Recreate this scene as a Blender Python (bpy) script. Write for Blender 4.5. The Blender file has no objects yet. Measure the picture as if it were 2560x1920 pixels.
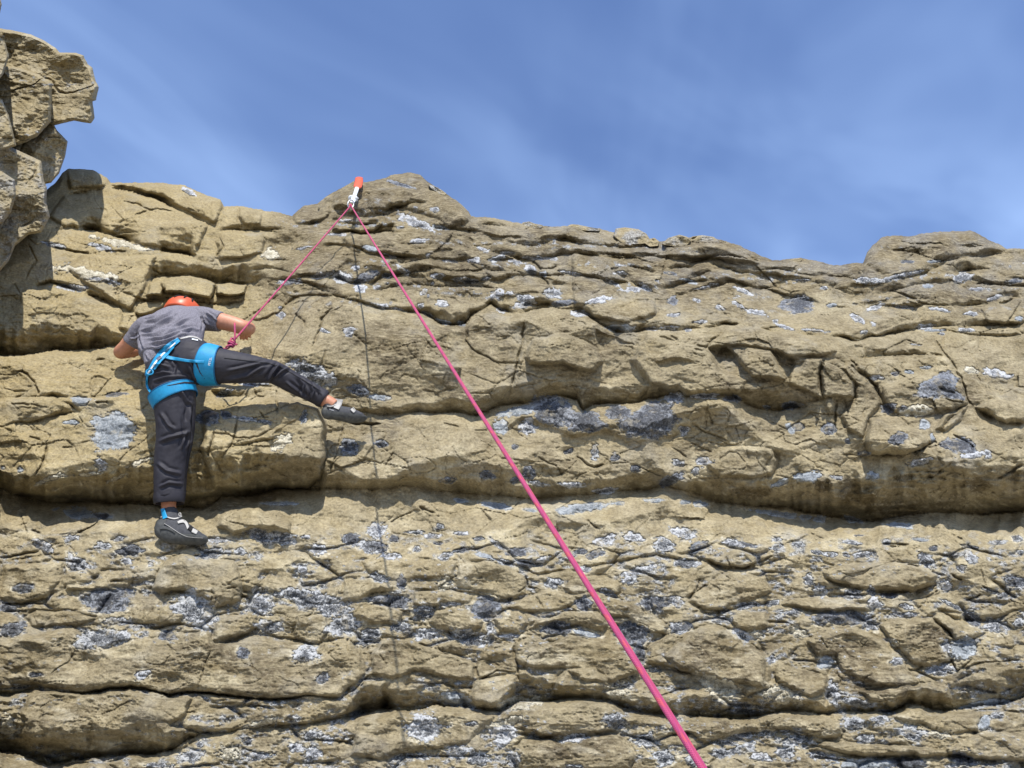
import bpy, bmesh, math, random
import numpy as np
from mathutils import Vector, Matrix

# ------------------------------------------------------------------ camera, sky, sun
scene = bpy.context.scene
COL = scene.collection
PITCH = math.radians(30.0)
FPX = 1934.0                                    # focal length in pixels of the 2560 x 1920 photograph
CAM = np.array([0.0, 0.0, 1.5])
cam_data = bpy.data.cameras.new('camera')
cam_data.sensor_width = 36.0
cam_data.lens = 36.0 * FPX / 2560.0
cam_data.clip_start = 0.05
cam_data.clip_end = 5000.0
cam = bpy.data.objects.new('camera', cam_data)
cam.location = CAM
cam.rotation_euler = (math.pi / 2 + PITCH, 0, 0)
COL.objects.link(cam)
scene.camera = cam

SUN_EL = math.radians(50.0)
SUN_AZ = math.radians(4.0)                      # behind the camera, a touch to its right
sun_vec = Vector((math.sin(SUN_AZ) * math.cos(SUN_EL), -math.cos(SUN_AZ) * math.cos(SUN_EL), math.sin(SUN_EL)))
sun_data = bpy.data.lights.new('sun', 'SUN')
sun_data.energy = 4.4
sun_data.angle = math.radians(0.53)
sun_data.color = (1.0, 0.95, 0.86)
sun = bpy.data.objects.new('sun', sun_data)
sun.rotation_euler = (-sun_vec).to_track_quat('-Z', 'Y').to_euler()
sun.location = (0, -10, 20)
COL.objects.link(sun)

world = bpy.data.worlds.new('World')
scene.world = world
world.use_nodes = True
wn, wl = world.node_tree.nodes, world.node_tree.links
wn.clear()
w_out = wn.new('ShaderNodeOutputWorld')
w_bg = wn.new('ShaderNodeBackground')
w_bg.inputs['Strength'].default_value = 0.15
w_sky = wn.new('ShaderNodeTexSky')
w_sky.sky_type = 'NISHITA'
w_sky.sun_disc = False
w_sky.sun_elevation = SUN_EL
w_sky.sun_rotation = math.pi - SUN_AZ
w_sky.altitude = 0
w_sky.air_density = 1.0
w_sky.dust_density = 0.3
w_sky.ozone_density = 3.0
# thin high cloud, drawn out in long soft streaks over the whole dome
w_tc = wn.new('ShaderNodeTexCoord')
w_sep = wn.new('ShaderNodeSeparateXYZ'); wl.new(w_tc.outputs['Generated'], w_sep.inputs[0])
w_zc = wn.new('ShaderNodeMath'); w_zc.operation = 'MAXIMUM'; w_zc.inputs[1].default_value = 0.06
wl.new(w_sep.outputs['Z'], w_zc.inputs[0])
w_dx = wn.new('ShaderNodeMath'); w_dx.operation = 'DIVIDE'; wl.new(w_sep.outputs['X'], w_dx.inputs[0]); wl.new(w_zc.outputs[0], w_dx.inputs[1])
w_dy = wn.new('ShaderNodeMath'); w_dy.operation = 'DIVIDE'; wl.new(w_sep.outputs['Y'], w_dy.inputs[0]); wl.new(w_zc.outputs[0], w_dy.inputs[1])
w_cmb = wn.new('ShaderNodeCombineXYZ'); wl.new(w_dx.outputs[0], w_cmb.inputs[0]); wl.new(w_dy.outputs[0], w_cmb.inputs[1])
def cloud_layer(rot, sc, nscale, detail, lo, hi, seed):
    m0 = wn.new('ShaderNodeMapping'); m0.inputs['Rotation'].default_value = (0, 0, rot); wl.new(w_cmb.outputs[0], m0.inputs[0])
    m = wn.new('ShaderNodeMapping'); m.inputs['Scale'].default_value = sc; m.inputs['Location'].default_value = (seed, seed * 0.7, 0)
    wl.new(m0.outputs[0], m.inputs[0])
    n = wn.new('ShaderNodeTexNoise'); n.inputs['Scale'].default_value = nscale; n.inputs['Detail'].default_value = detail
    n.inputs['Roughness'].default_value = 0.55; n.inputs['Distortion'].default_value = 1.1
    wl.new(m.outputs[0], n.inputs['Vector'])
    r = wn.new('ShaderNodeMapRange'); r.interpolation_type = 'SMOOTHSTEP'
    r.inputs['From Min'].default_value = lo; r.inputs['From Max'].default_value = hi
    wl.new(n.outputs['Fac'], r.inputs['Value'])
    return r
c1 = cloud_layer(-1.15, (1.0, 1.9, 1), 1.2, 3, 0.30, 0.86, 5.3)
c2 = cloud_layer(-0.9, (1.0, 1.5, 1), 1.3, 3, 0.33, 0.75, 7.7)
w_add = wn.new('ShaderNodeMath'); w_add.operation = 'ADD'; wl.new(c1.outputs[0], w_add.inputs[0]); wl.new(c2.outputs[0], w_add.inputs[1])
w_thin = wn.new('ShaderNodeMath'); w_thin.operation = 'MULTIPLY_ADD'; w_thin.inputs[1].default_value = 0.085; w_thin.inputs[2].default_value = 0.065; wl.new(w_add.outputs[0], w_thin.inputs[0])
w_air = wn.new('ShaderNodeMath'); w_air.operation = 'POWER'; w_air.inputs[1].default_value = 2.0; wl.new(w_zc.outputs[0], w_air.inputs[0])   # a slanting look passes through more of the veil
w_div = wn.new('ShaderNodeMath'); w_div.operation = 'DIVIDE'; wl.new(w_thin.outputs[0], w_div.inputs[0]); wl.new(w_air.outputs[0], w_div.inputs[1])
w_mul = wn.new('ShaderNodeMath'); w_mul.operation = 'MINIMUM'; w_mul.inputs[1].default_value = 0.85; wl.new(w_div.outputs[0], w_mul.inputs[0])
w_mix = wn.new('ShaderNodeMix'); w_mix.data_type = 'RGBA'
w_mix.inputs['B'].default_value = (2.7, 3.9, 6.3, 1)
w_hs = wn.new('ShaderNodeHueSaturation'); w_hs.inputs['Hue'].default_value = 0.511; w_hs.inputs['Saturation'].default_value = 1.14; w_hs.inputs['Value'].default_value = 0.98
wl.new(w_sky.outputs[0], w_hs.inputs['Color'])
wl.new(w_mul.outputs[0], w_mix.inputs['Factor']); wl.new(w_hs.outputs[0], w_mix.inputs['A'])
wl.new(w_mix.outputs['Result'], w_bg.inputs['Color'])
wl.new(w_bg.outputs[0], w_out.inputs['Surface'])

scene.view_settings.view_transform = 'Standard'
scene.view_settings.look = 'None'
scene.view_settings.gamma = 1.0
scene.view_settings.use_curve_mapping = False
scene.view_settings.exposure = 0.42
scene.cycles.max_bounces = 6
scene.cycles.diffuse_bounces = 3

# ------------------------------------------------------------------ where a point of the place is seen
VIEWS = {'S': (0, 0, 1.0), 'W': (0, 0, 2212 / 2560), 'A': (240, 700, 1706 / 720), 'B': (0, 0, 1290 / 700), 'C': (600, 400, 2212 / 800),
         'D': (1300, 500, 2212 / 1260), 'E': (1100, 850, 2212 / 800), 'F': (1800, 900, 2212 / 760), 'G': (0, 1250, 2.212),
         'H': (900, 1250, 2.212), 'I': (1700, 1250, 2129 / 860), 'J': (0, 850, 1508 / 500), 'L': (280, 720, 2101 / 380),
         'T': (780, 420, 1217 / 220), 'M': (360, 1200, 1659 / 200), 'N': (720, 950, 2212 / 240)}
def S(view, pts):
    """survey sheet coordinates -> bearing coordinates"""
    ox, oy, s = VIEWS[view]
    a = np.asarray(pts, float)
    return np.stack([ox + a[..., 0] / s, oy + a[..., 1] / s], -1)
CT, ST = math.cos(PITCH), math.sin(PITCH)
def world_pt(u, v, Y):
    """the point at horizontal distance Y from the viewer's stand on bearing (u, v)"""
    u, v, Y = np.asarray(u, float), np.asarray(v, float), np.asarray(Y, float)
    xc, yc = (u - 1280) / FPX, -(v - 960) / FPX
    t = Y / (CT - yc * ST)
    return np.stack([xc * t + CAM[0], Y + CAM[1], CAM[2] + (ST + yc * CT) * t], -1)
def at(view, x, y, Y):
    p = S(view, [(x, y)])[0]
    return Vector(world_pt(p[0], p[1], Y))

# ------------------------------------------------------------------ noise
_rs = np.random.RandomState(11)
_perm = _rs.permutation(4096).astype(np.int32)
_val = _rs.rand(4096, 6).astype(np.float32)
_ga = _rs.rand(4096) * 2 * np.pi
_gx, _gy = np.cos(_ga).astype(np.float32), np.sin(_ga).astype(np.float32)
def hsh(ix, iy, seed=0):
    return _perm[(_perm[(ix.astype(np.int32) + seed * 131) & 4095] + iy.astype(np.int32)) & 4095]
def pnoise(x, y, seed=0):
    x0, y0 = np.floor(x), np.floor(y)
    fx, fy = x - x0, y - y0
    ux, uy = fx * fx * fx * (fx * (fx * 6 - 15) + 10), fy * fy * fy * (fy * (fy * 6 - 15) + 10)
    def g(dx, dy):
        h = hsh(x0 + dx, y0 + dy, seed)
        return _gx[h] * (fx - dx) + _gy[h] * (fy - dy)
    a, b, c, d = g(0, 0), g(1, 0), g(0, 1), g(1, 1)
    return 1.5 * ((a + (b - a) * ux) * (1 - uy) + (c + (d - c) * ux) * uy)
def fbm(x, y, octv, seed=0, gain=0.5, ridged=False):
    s, a, tot = 0, 1.0, 0
    for o in range(octv):
        n = pnoise(x * 2 ** o + 17.3 * o, y * 2 ** o - 9.1 * o, seed + o)
        s = s + a * (1 - 2 * np.abs(n) if ridged else n)
        tot += a; a *= gain
    return s / tot
def sstep(a, b, x):
    t = np.clip((x - a) / (b - a), 0, 1)
    return t * t * (3 - 2 * t)
def cells(x, y, seed=0, jitter=0.9):
    """nearest cell id hash, F1, F2 edge distance"""
    x0, y0 = np.floor(x), np.floor(y)
    f1 = np.full(x.shape, 9.0); f2 = np.full(x.shape, 9.0); idn = np.zeros(x.shape, np.int64)
    cx1 = np.zeros(x.shape); cy1 = np.zeros(x.shape)
    for dx in (-1, 0, 1):
        for dy in (-1, 0, 1):
            h = hsh(x0 + dx, y0 + dy, seed)
            px = x0 + dx + 0.5 + jitter * (_val[h, 0] - 0.5); py = y0 + dy + 0.5 + jitter * (_val[h, 1] - 0.5)
            d = np.hypot(px - x, py - y)
            closer = d < f1
            f2 = np.where(closer, f1, np.minimum(f2, d))
            f1 = np.where(closer, d, f1)
            uid = ((x0 + dx + 500) * 4000 + (y0 + dy + 500)).astype(np.int64)
            idn = np.where(closer, uid, idn); cx1 = np.where(closer, px, cx1); cy1 = np.where(closer, py, cy1)
    return idn, f1, f2 - f1, cx1, cy1
def facets(x, y, seed, slope, spread, k=0.55):
    """broken rock: many tilted, slightly hollow fracture planes meeting in sharp ridges"""
    x, y = np.asarray(x, np.float32), np.asarray(y, np.float32)
    x0, y0 = np.floor(x), np.floor(y)
    best = np.full(x.shape, -9.0, np.float32)
    for dx in (-2, -1, 0, 1, 2):
        for dy in (-2, -1, 0, 1, 2):
            if abs(dx) + abs(dy) == 4: continue
            h = hsh(x0 + dx, y0 + dy, seed)
            ex, ey = x - (x0 + dx + _val[h, 0]), y - (y0 + dy + _val[h, 1])
            best = np.maximum(best, spread * (_val[h, 2] - 0.5) + slope * ((_val[h, 3] - 0.5) * ex + (_val[h, 4] - 0.5) * ey) - k * (ex * ex + ey * ey))
    return best + 0.25
def seg_dist(u, v, poly):
    """distance to a polyline and position along it (0..1)"""
    best = np.full(u.shape, 1e9); par = np.zeros(u.shape)
    L = np.r_[0, np.cumsum(np.hypot(*np.diff(poly, axis=0).T))]
    for i in range(len(poly) - 1):
        ax, ay = poly[i]; bx, by = poly[i + 1]
        dx, dy = bx - ax, by - ay; l2 = dx * dx + dy * dy + 1e-9
        t = np.clip(((u - ax) * dx + (v - ay) * dy) / l2, 0, 1)
        d = np.hypot(u - ax - t * dx, v - ay - t * dy)
        m = d < best
        best = np.where(m, d, best); par = np.where(m, (L[i] + t * math.sqrt(l2)) / L[-1], par)
    return best, par
def poly_sd(u, v, poly):
    """signed distance, positive inside"""
    d, _ = seg_dist(u, v, np.vstack([poly, poly[:1]]))
    ins = np.zeros(u.shape, bool)
    n = len(poly); j = n - 1
    for i in range(n):
        xi, yi = poly[i]; xj, yj = poly[j]
        c = ((yi > v) != (yj > v)) & (u < (xj - xi) * (v - yi) / (yj - yi + 1e-12) + xi)
        ins ^= c; j = i
    return np.where(ins, d, -d)
# ------------------------------------------------------------------ the survey of the cliff: skyline, ledges, blocks, cracks, nodules
SKY = S('W', [(-420, 395), (-100, 398), (100, 410), (120, 395), (135, 372), (150, 364), (200, 367), (232, 384), (240, 395), (330, 394), (400, 400), (406, 404), (430, 415),
              (476, 431), (484, 446), (520, 445), (560, 452), (576, 456), (610, 460), (631, 467), (640, 458), (655, 445), (685, 440), (700, 428), (712, 420), (740, 404),
              (765, 392), (790, 394), (830, 385), (845, 378), (880, 373), (908, 376), (920, 390), (930, 397), (955, 411), (967, 421), (985, 432), (1000, 445),
              (1013, 458), (1018, 467), (1070, 471), (1110, 480), (1150, 488), (1200, 489), (1230, 488), (1290, 493), (1330, 503), (1380, 512), (1425, 522), (1455, 517),
              (1490, 512), (1530, 511), (1560, 519), (1600, 531), (1640, 551), (1668, 562), (1690, 561), (1725, 557), (1760, 562), (1790, 571), (1815, 573), (1840, 568),
              (1864, 569), (1873, 545), (1885, 530), (1908, 511), (1930, 508), (1962, 511), (1990, 505), (2030, 500), (2080, 499), (2105, 500), (2130, 515), (2165, 531),
              (2172, 537), (2212, 537), (2300, 545), (2450, 520), (2700, 560)])
# base horizontal distance of the face, W sheet
BX = [-700, -200, 0, 150, 300, 430, 520, 580, 650, 720, 900, 1200, 1500, 1800, 2000, 2212, 2500, 2900]
BY = [340, 430, 480, 540, 600, 660, 740, 780, 880, 1000, 1070, 1120, 1200, 1350, 1500, 1660, 1900, 2200]
BASE = np.array([
    # columns follow BX
    [4.6, 4.7, 5.0, 5.2, 5.3, 5.3, 5.3, 5.3, 5.3, 5.2, 5.2, 5.2, 5.2, 5.25, 5.3, 5.4, 5.6, 5.8],
    [4.4, 4.5, 4.8, 4.9, 5.0, 5.05, 5.05, 5.0, 5.0, 4.85, 4.85, 4.9, 4.95, 5.05, 5.1, 5.2, 5.4, 5.6],
    [4.3, 4.4, 4.6, 4.7, 4.75, 4.8, 4.85, 4.85, 4.8, 4.72, 4.72, 4.72, 4.78, 4.9, 4.95, 5.0, 5.2, 5.4],
    [4.2, 4.3, 4.45, 4.55, 4.55, 4.58, 4.72, 4.70, 4.55, 4.55, 4.54, 4.56, 4.62, 4.72, 4.76, 4.84, 5.0, 5.2],
    [4.1, 4.2, 4.35, 4.42, 4.42, 4.58, 4.72, 4.62, 4.40, 4.40, 4.40, 4.40, 4.46, 4.56, 4.60, 4.68, 4.9, 5.1],
    [4.0, 4.1, 4.22, 4.30, 4.34, 4.60, 4.70, 4.50, 4.28, 4.28, 4.28, 4.28, 4.32, 4.42, 4.47, 4.56, 4.75, 4.9],
    [3.9, 4.0, 4.12, 4.20, 4.26, 4.45, 4.50, 4.35, 4.20, 4.20, 4.20, 4.18, 4.14, 4.18, 4.30, 4.45, 4.6, 4.8],
    [3.9, 4.0, 4.12, 4.18, 4.20, 4.25, 4.28, 4.26, 4.19, 4.18, 4.18, 4.14, 4.05, 4.06, 4.20, 4.35, 4.5, 4.7],
    [3.9, 4.0, 4.10, 4.12, 4.13, 4.15, 4.15, 4.16, 4.14, 4.18, 4.19, 4.18, 4.14, 4.10, 4.12, 4.22, 4.4, 4.6],
    [3.85, 3.95, 4.05, 4.05, 4.06, 4.08, 4.10, 4.10, 4.11, 4.18, 4.19, 4.19, 4.17, 4.06, 4.02, 4.08, 4.25, 4.4],
    [3.85, 3.95, 4.05, 4.06, 4.08, 4.10, 4.12, 4.13, 4.14, 4.18, 4.19, 4.19, 4.16, 4.05, 4.02, 4.08, 4.25, 4.4],
    [3.85, 3.95, 4.10, 4.12, 4.10, 4.10, 4.12, 4.13, 4.14, 4.16, 4.17, 4.18, 4.18, 4.20, 4.22, 4.26, 4.3, 4.4],
    [3.8, 3.9, 4.02, 4.02, 4.00, 4.00, 4.02, 4.04, 4.05, 4.07, 4.08, 4.10, 4.11, 4.12, 4.13, 4.16, 4.2, 4.3],
    [3.75, 3.85, 3.93, 3.93, 3.92, 3.92, 3.93, 3.95, 3.96, 3.97, 3.99, 4.01, 4.03, 4.05, 4.06, 4.08, 4.1, 4.2],
    [3.65, 3.75, 3.83, 3.84, 3.85, 3.85, 3.87, 3.88, 3.89, 3.90, 3.91, 3.92, 3.94, 3.95, 3.97, 3.98, 4.0, 4.1],
    [3.55, 3.65, 3.74, 3.74, 3.75, 3.76, 3.78, 3.79, 3.80, 3.81, 3.82, 3.83, 3.84, 3.85, 3.86, 3.88, 3.9, 4.0],
    [3.3, 3.4, 3.5, 3.5, 3.5, 3.5, 3.5, 3.5, 3.5, 3.5, 3.5, 3.5, 3.5, 3.5, 3.5, 3.55, 3.6, 3.7],
    [3.0, 3.1, 3.2, 3.2, 3.2, 3.2, 3.2, 3.2, 3.2, 3.2, 3.2, 3.2, 3.2, 3.2, 3.2, 3.2, 3.3, 3.4]])
# ledges: (view, contact points, soffit height in px: [(x, h) ...] in the same sheet, recess of the soffit, setback of the bed below, reach of that setback)
LEDGES = [
    # the long overhang across the whole face
    ('W', [(-500, 1040), (0, 1056), (60, 1076), (110, 1090), (180, 1083), (330, 1092), (440, 1098), (480, 1076), (560, 1068), (640, 1056), (700, 1054), (840, 1056), (870, 1051),
           (1000, 1066), (1130, 1078), (1280, 1068), (1400, 1056), (1430, 1050), (1500, 1066), (1560, 1087), (1640, 1094), (1700, 1100), (1770, 1112), (1850, 1126), (1900, 1124),
           (1960, 1110), (2060, 1108), (2130, 1112), (2212, 1104), (2800, 1090)],
     [(-500, 40), (0, 42), (110, 58), (250, 72), (330, 90), (420, 110), (560, 95), (690, 60), (705, 30), (900, 26), (1000, 30), (1130, 34), (1300, 30), (1420, 36), (1480, 22), (1540, 48), (1640, 60),
      (1750, 70), (1840, 92), (1950, 104), (2060, 128), (2212, 118), (2800, 60)], 0.34, 0.29, 85),
    # under the smooth central bed
    ('E', [(-760, 420), (-640, 480), (-500, 500), (-380, 520), (-200, 505), (0, 500), (270, 522), (420, 462), (690, 402), (800, 378), (950, 420), (985, 485), (1060, 452), (1150, 442), (1350, 432), (1500, 402), (1650, 358), (1700, 402), (1900, 372),
           (2030, 400), (2110, 440), (2200, 470), (2350, 500), (2480, 470), (2560, 440)],
     [(-760, 10), (-500, 40), (-200, 60), (0, 80), (200, 120), (480, 110), (700, 60), (1000, 110), (1150, 120), (1480, 110), (1650, 60), (1900, 40), (2100, 90), (2300, 140), (2560, 60)], 0.15, 0.10, 45),
    # upper bedding plane over the smooth bed
    ('C', [(-40, 1120), (100, 1110), (260, 1060), (380, 955), (540, 942), (680, 948), (820, 980), (950, 1022), (1140, 1042), (1250, 1064), (1400, 1130), (1560, 1142), (1600, 1082), (1740, 992), (1800, 1042), (1950, 1062), (2100, 1022), (2212, 1012)],
     [(-40, 10), (600, 14), (1100, 20), (1250, 60), (1400, 110), (1560, 90), (1640, 40), (2212, 50)], 0.12, 0.07, 26),
    ('D', [(-20, 470), (120, 462), (220, 482), (300, 512), (420, 582), (560, 572), (700, 575), (800, 562), (900, 547), (1000, 557), (1150, 582), (1400, 602), (1480, 616), (1600, 592), (1800, 562), (2212, 542)],
     [(-20, 30), (200, 34), (300, 60), (430, 70), (560, 60), (700, 26), (1000, 20), (1400, 22), (1600, 34), (2212, 22)], 0.12, 0.06, 22),
    # left recess: foot of the tall left slabs
    ('B', [(-600, 1640), (0, 1642), (120, 1640), (250, 1612), (400, 1606), (540, 1596), (640, 1580), (700, 1570)],
     [(-600, 120), (0, 150), (130, 130), (300, 110), (500, 90), (640, 40), (700, 10)], 0.22, 0.13, 30),
    # roof over the alcove behind the climber's head
    ('B', [(640, 1300), (700, 1285), (760, 1270), (900, 1278), (1000, 1300), (1100, 1306), (1180, 1300), (1230, 1270)],
     [(640, 20), (700, 80), (760, 74), (880, 52), (1000, 70), (1130, 84), (1230, 30)], 0.26, 0.22, 60),
    ('B', [(600, 1440), (660, 1395), (760, 1372), (860, 1385), (980, 1402), (1100, 1398), (1160, 1370)],
     [(600, 6), (760, 14), (900, 22), (1060, 30), (1160, 10)], 0.22, 0.05, 40),
    # slabs of the left recess
    ('B', [(200, 1052), (430, 1062), (560, 1102), (700, 1152), (800, 1168), (905, 1184), (945, 1150)], [(200, 20), (450, 70), (700, 110), (850, 130), (945, 60)], 0.13, 0.06, 22),
    ('B', [(470, 860), (520, 868), (600, 880), (700, 912), (800, 960), (900, 1010), (990, 1046), (1030, 1030)], [(470, 12), (600, 30), (700, 40), (850, 34), (960, 70), (1030, 30)], 0.10, 0.03, 20),
    ('B', [(1000, 1060), (1100, 1062), (1180, 1066), (1230, 1070), (1300, 1080)], [(1000, 10), (1100, 26), (1300, 20)], 0.06, 0.04, 16),
    ('B', [(300, 900), (380, 892), (420, 880), (480, 872)], [(300, 10), (480, 20)], 0.05, 0.03, 18),
    ('B', [(140, 1322), (240, 1300), (330, 1330), (430, 1370), (520, 1400), (600, 1438), (640, 1460)], [(140, 20), (330, 30), (600, 40), (640, 20)], 0.07, 0.05, 20),
    # left block with the foothold
    ('J', [(-300, 640), (0, 665), (90, 640), (200, 626), (300, 604), (420, 575), (560, 550), (630, 540)], [(-300, 20), (0, 16), (300, 16), (560, 60), (630, 20)], 0.07, 0.04, 20),
    ('J', [(270, 440), (400, 434), (520, 490), (620, 556)], [(270, 20), (400, 40), (620, 70)], 0.07, 0.04, 20),
    ('A', [(640, 660), (740, 690), (900, 690), (1000, 660), (1060, 668), (1180, 700)], [(640, 10), (760, 40), (1000, 36), (1180, 10)], 0.07, 0.06, 24),
    ('A', [(540, 1010), (660, 1020), (800, 990), (960, 960), (1100, 940)], [(540, 20), (800, 40), (1100, 14)], 0.03, 0.01, 16),
    # rows of the upper face
    ('C', [(600, 512), (780, 500), (900, 512), (1050, 508), (1250, 470), (1460, 480), (1600, 500), (1900, 540), (2212, 560)], [(600, 30), (780, 60), (950, 70), (1250, 40), (1500, 34), (1850, 10), (2000, 40), (2212, 40)], 0.10, 0.06, 22),
    ('C', [(860, 340), (1000, 350), (1130, 320), (1200, 290), (1320, 290)], [(860, 10), (1000, 60), (1150, 50), (1320, 10)], 0.08, 0.05, 30),
    ('C', [(560, 590), (760, 600), (880, 640), (1060, 660), (1200, 660), (1400, 690), (1620, 690), (1800, 690), (2212, 690)], [(560, 10), (1000, 30), (1400, 20), (1800, 34), (2212, 20)], 0.06, 0.05, 26),
    ('C', [(240, 840), (420, 800), (640, 800), (780, 860), (900, 850), (1000, 800), (1150, 800), (1350, 820), (1560, 850), (1720, 830), (2000, 800), (2212, 830)], [(240, 10), (640, 30), (800, 50), (1000, 30), (1560, 40), (2212, 20)], 0.07, 0.06, 24),
    ('C', [(430, 440), (560, 430), (700, 450), (960, 450), (1060, 420)], [(430, 10), (600, 34), (960, 50), (1060, 20)], 0.06, 0.04, 20),
    ('D', [(-20, 280), (100, 250), (230, 240), (330, 250), (450, 262), (560, 240), (700, 262), (880, 262), (1000, 300)], [(-20, 10), (200, 30), (450, 20), (700, 16), (1000, 8)], 0.07, 0.05, 22),
    ('D', [(200, 320), (340, 340), (520, 380), (600, 400), (740, 360), (880, 350), (1000, 370), (1200, 430), (1400, 470), (1700, 470), (1800, 452), (2000, 470), (2212, 430)], [(200, 10), (520, 24), (880, 14), (1300, 14), (1750, 20), (2000, 26), (2212, 10)], 0.08, 0.06, 22),
    ('D', [(1420, 370), (1540, 372), (1650, 352), (1750, 330), (1850, 290), (1900, 262)], [(1420, 10), (1550, 16), (1700, 18), (1900, 8)], 0.06, 0.05, 26),
    ('D', [(-20, 190), (120, 170), (240, 184), (340, 200), (480, 205), (620, 200)], [(-20, 16), (150, 24), (400, 14), (620, 8)], 0.06, 0.05, 18),
    ('D', [(480, 310), (700, 300), (860, 290), (960, 318), (1100, 330), (1250, 340)], [(480, 12), (800, 24), (1250, 8)], 0.05, 0.04, 20),
    ('D', [(1380, 600), (1500, 610), (1660, 580), (1900, 580), (2100, 600), (2212, 590)], [(1380, 8), (1660, 16), (2212, 14)], 0.04, 0.03, 18),
    ('D', [(1460, 690), (1600, 690), (1740, 670), (1900, 690)], [(1460, 40), (1600, 30), (1900, 10)], 0.05, 0.03, 18),
    # right nose
    ('F', [(1840, 360), (1960, 420), (2070, 466), (2212, 460)], [(1840, 10), (1960, 60), (2100, 110), (2212, 120)], 0.10, 0.06, 26),
    ('F', [(1090, 690), (1200, 690), (1330, 700), (1470, 650), (1560, 600), (1620, 630)], [(1090, 10), (1200, 50), (1330, 70), (1620, 20)], 0.08, 0.03, 20),
    ('F', [(1560, 500), (1620, 500), (1720, 400), (1810, 340)], [(1560, 10), (1700, 60), (1810, 20)], 0.06, 0.02, 20),
    # lower beds
    ('G', [(-300, 980), (0, 1080), (60, 1080), (150, 1052), (270, 1040), (380, 1058), (500, 1064), (620, 1048), (720, 1034), (800, 1042), (930, 1082), (1030, 1060), (1150, 1064), (1280, 1086), (1480, 1106), (1600, 1096), (1720, 1080), (1870, 1100), (1960, 1040), (2030, 985), (2130, 962)],
     [(-300, 60), (0, 90), (100, 60), (270, 14), (700, 12), (1280, 14), (1870, 16), (2130, 10)], 0.09, 0.07, 14),
    ('G', [(-300, 1360), (0, 1388), (80, 1402), (180, 1440), (260, 1470), (400, 1440), (560, 1420), (760, 1406), (850, 1412), (950, 1384), (1010, 1330), (1130, 1290), (1250, 1290), (1350, 1278), (1500, 1250), (1700, 1240), (1900, 1204), (2000, 1180), (2120, 1160), (2200, 1160)],
     [(-300, 100), (0, 160), (130, 200), (260, 190), (500, 200), (760, 180), (900, 170), (1010, 110), (1130, 40), (1350, 20), (1700, 16), (1900, 40), (2000, 120), (2120, 150), (2200, 150)], 0.24, 0.15, 40),
    ('H', [(80, 1160), (250, 1166), (420, 1140), (600, 1150), (700, 1170), (780, 1176), (880, 1110), (1000, 1112), (1100, 1104), (1260, 1090), (1350, 1110), (1470, 1150), (1600, 1180), (1700, 1190), (1800, 1190)],
     [(80, 150), (300, 160), (520, 140), (620, 60), (760, 60), (850, 110), (960, 150), (1100, 90), (1260, 60), (1400, 50), (1800, 70)], 0.17, 0.11, 30),
    ('I', [(-20, 1332), (120, 1340), (300, 1362), (470, 1334), (640, 1302), (800, 1310), (900, 1322), (1000, 1300), (1150, 1310), (1320, 1312), (1400, 1256), (1500, 1270), (1560, 1292), (1700, 1296), (1800, 1292), (2000, 1262), (2129, 1222), (2500, 1200)],
     [(-20, 110), (200, 130), (450, 110), (700, 70), (900, 60), (1100, 60), (1300, 90), (1420, 110), (1560, 130), (1800, 190), (2000, 200), (2129, 180), (2500, 60)], 0.18, 0.11, 30),
    ('H', [(300, 360), (430, 312), (600, 262), (720, 320), (900, 372), (1000, 412), (1160, 392), (1250, 400)], [(300, 8), (600, 14), (900, 18), (1250, 10)], 0.05, 0.04, 14),
    ('H', [(260, 490), (340, 486), (480, 490), (640, 520), (770, 556), (900, 540), (1010, 500)], [(260, 8), (640, 12), (1010, 8)], 0.045, 0.035, 14),
    ('H', [(1200, 380), (1340, 350), (1480, 340), (1640, 300), (1800, 340), (1900, 350), (2000, 376), (2212, 376)], [(1200, 10), (1500, 18), (2000, 24), (2212, 24)], 0.055, 0.04, 16),
    ('H', [(1820, 560), (1900, 606), (2050, 610), (2150, 580), (2300, 570)], [(1820, 10), (2050, 26), (2300, 10)], 0.05, 0.03, 14),
    ('H', [(1570, 905), (1680, 920), (1790, 946), (1900, 960)], [(1570, 10), (1700, 24), (1900, 8)], 0.06, 0.04, 14),
    ('H', [(-60, 540), (20, 540), (120, 520), (190, 500)], [(-60, 20), (120, 36), (190, 10)], 0.06, 0.04, 14),
    ('I', [(60, 392), (200, 410), (360, 424), (480, 410), (580, 370), (700, 340), (780, 342)], [(60, 10), (300, 26), (480, 22), (780, 6)], 0.05, 0.035, 14),
    ('I', [(80, 690), (180, 702), (300, 682), (340, 650)], [(80, 10), (200, 30), (340, 10)], 0.05, 0.03, 12),
    ('I', [(880, 470), (1000, 540), (1150, 572), (1300, 576), (1450, 570), (1600, 520)], [(880, 14), (1150, 50), (1400, 50), (1600, 14)], 0.07, 0.05, 16),
    ('I', [(1250, 270), (1330, 292), (1430, 276)], [(1250, 6), (1330, 12), (1430, 6)], 0.05, 0.03, 12),
    ('I', [(620, 640), (760, 680), (900, 690), (1100, 680), (1180, 664)], [(620, 10), (900, 26), (1180, 12)], 0.05, 0.04, 12),
    ('I', [(1540, 650), (1700, 740), (1860, 756), (1960, 740), (2129, 660)], [(1540, 8), (1750, 30), (1900, 40), (2129, 10)], 0.05, 0.04, 14),
    ('I', [(1460, 1062), (1540, 1030), (1690, 1000), (1720, 1060), (1800, 1000), (1850, 960)], [(1460, 14), (1690, 20), (1850, 8)], 0.06, 0.04, 14),
    ('I', [(760, 1500), (900, 1540), (1050, 1590), (1250, 1596), (1480, 1610), (1640, 1580), (1760, 1590), (1900, 1620), (2129, 1630)], [(760, 10), (1050, 40), (1500, 40), (2129, 20)], 0.07, 0.05, 16),
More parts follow.
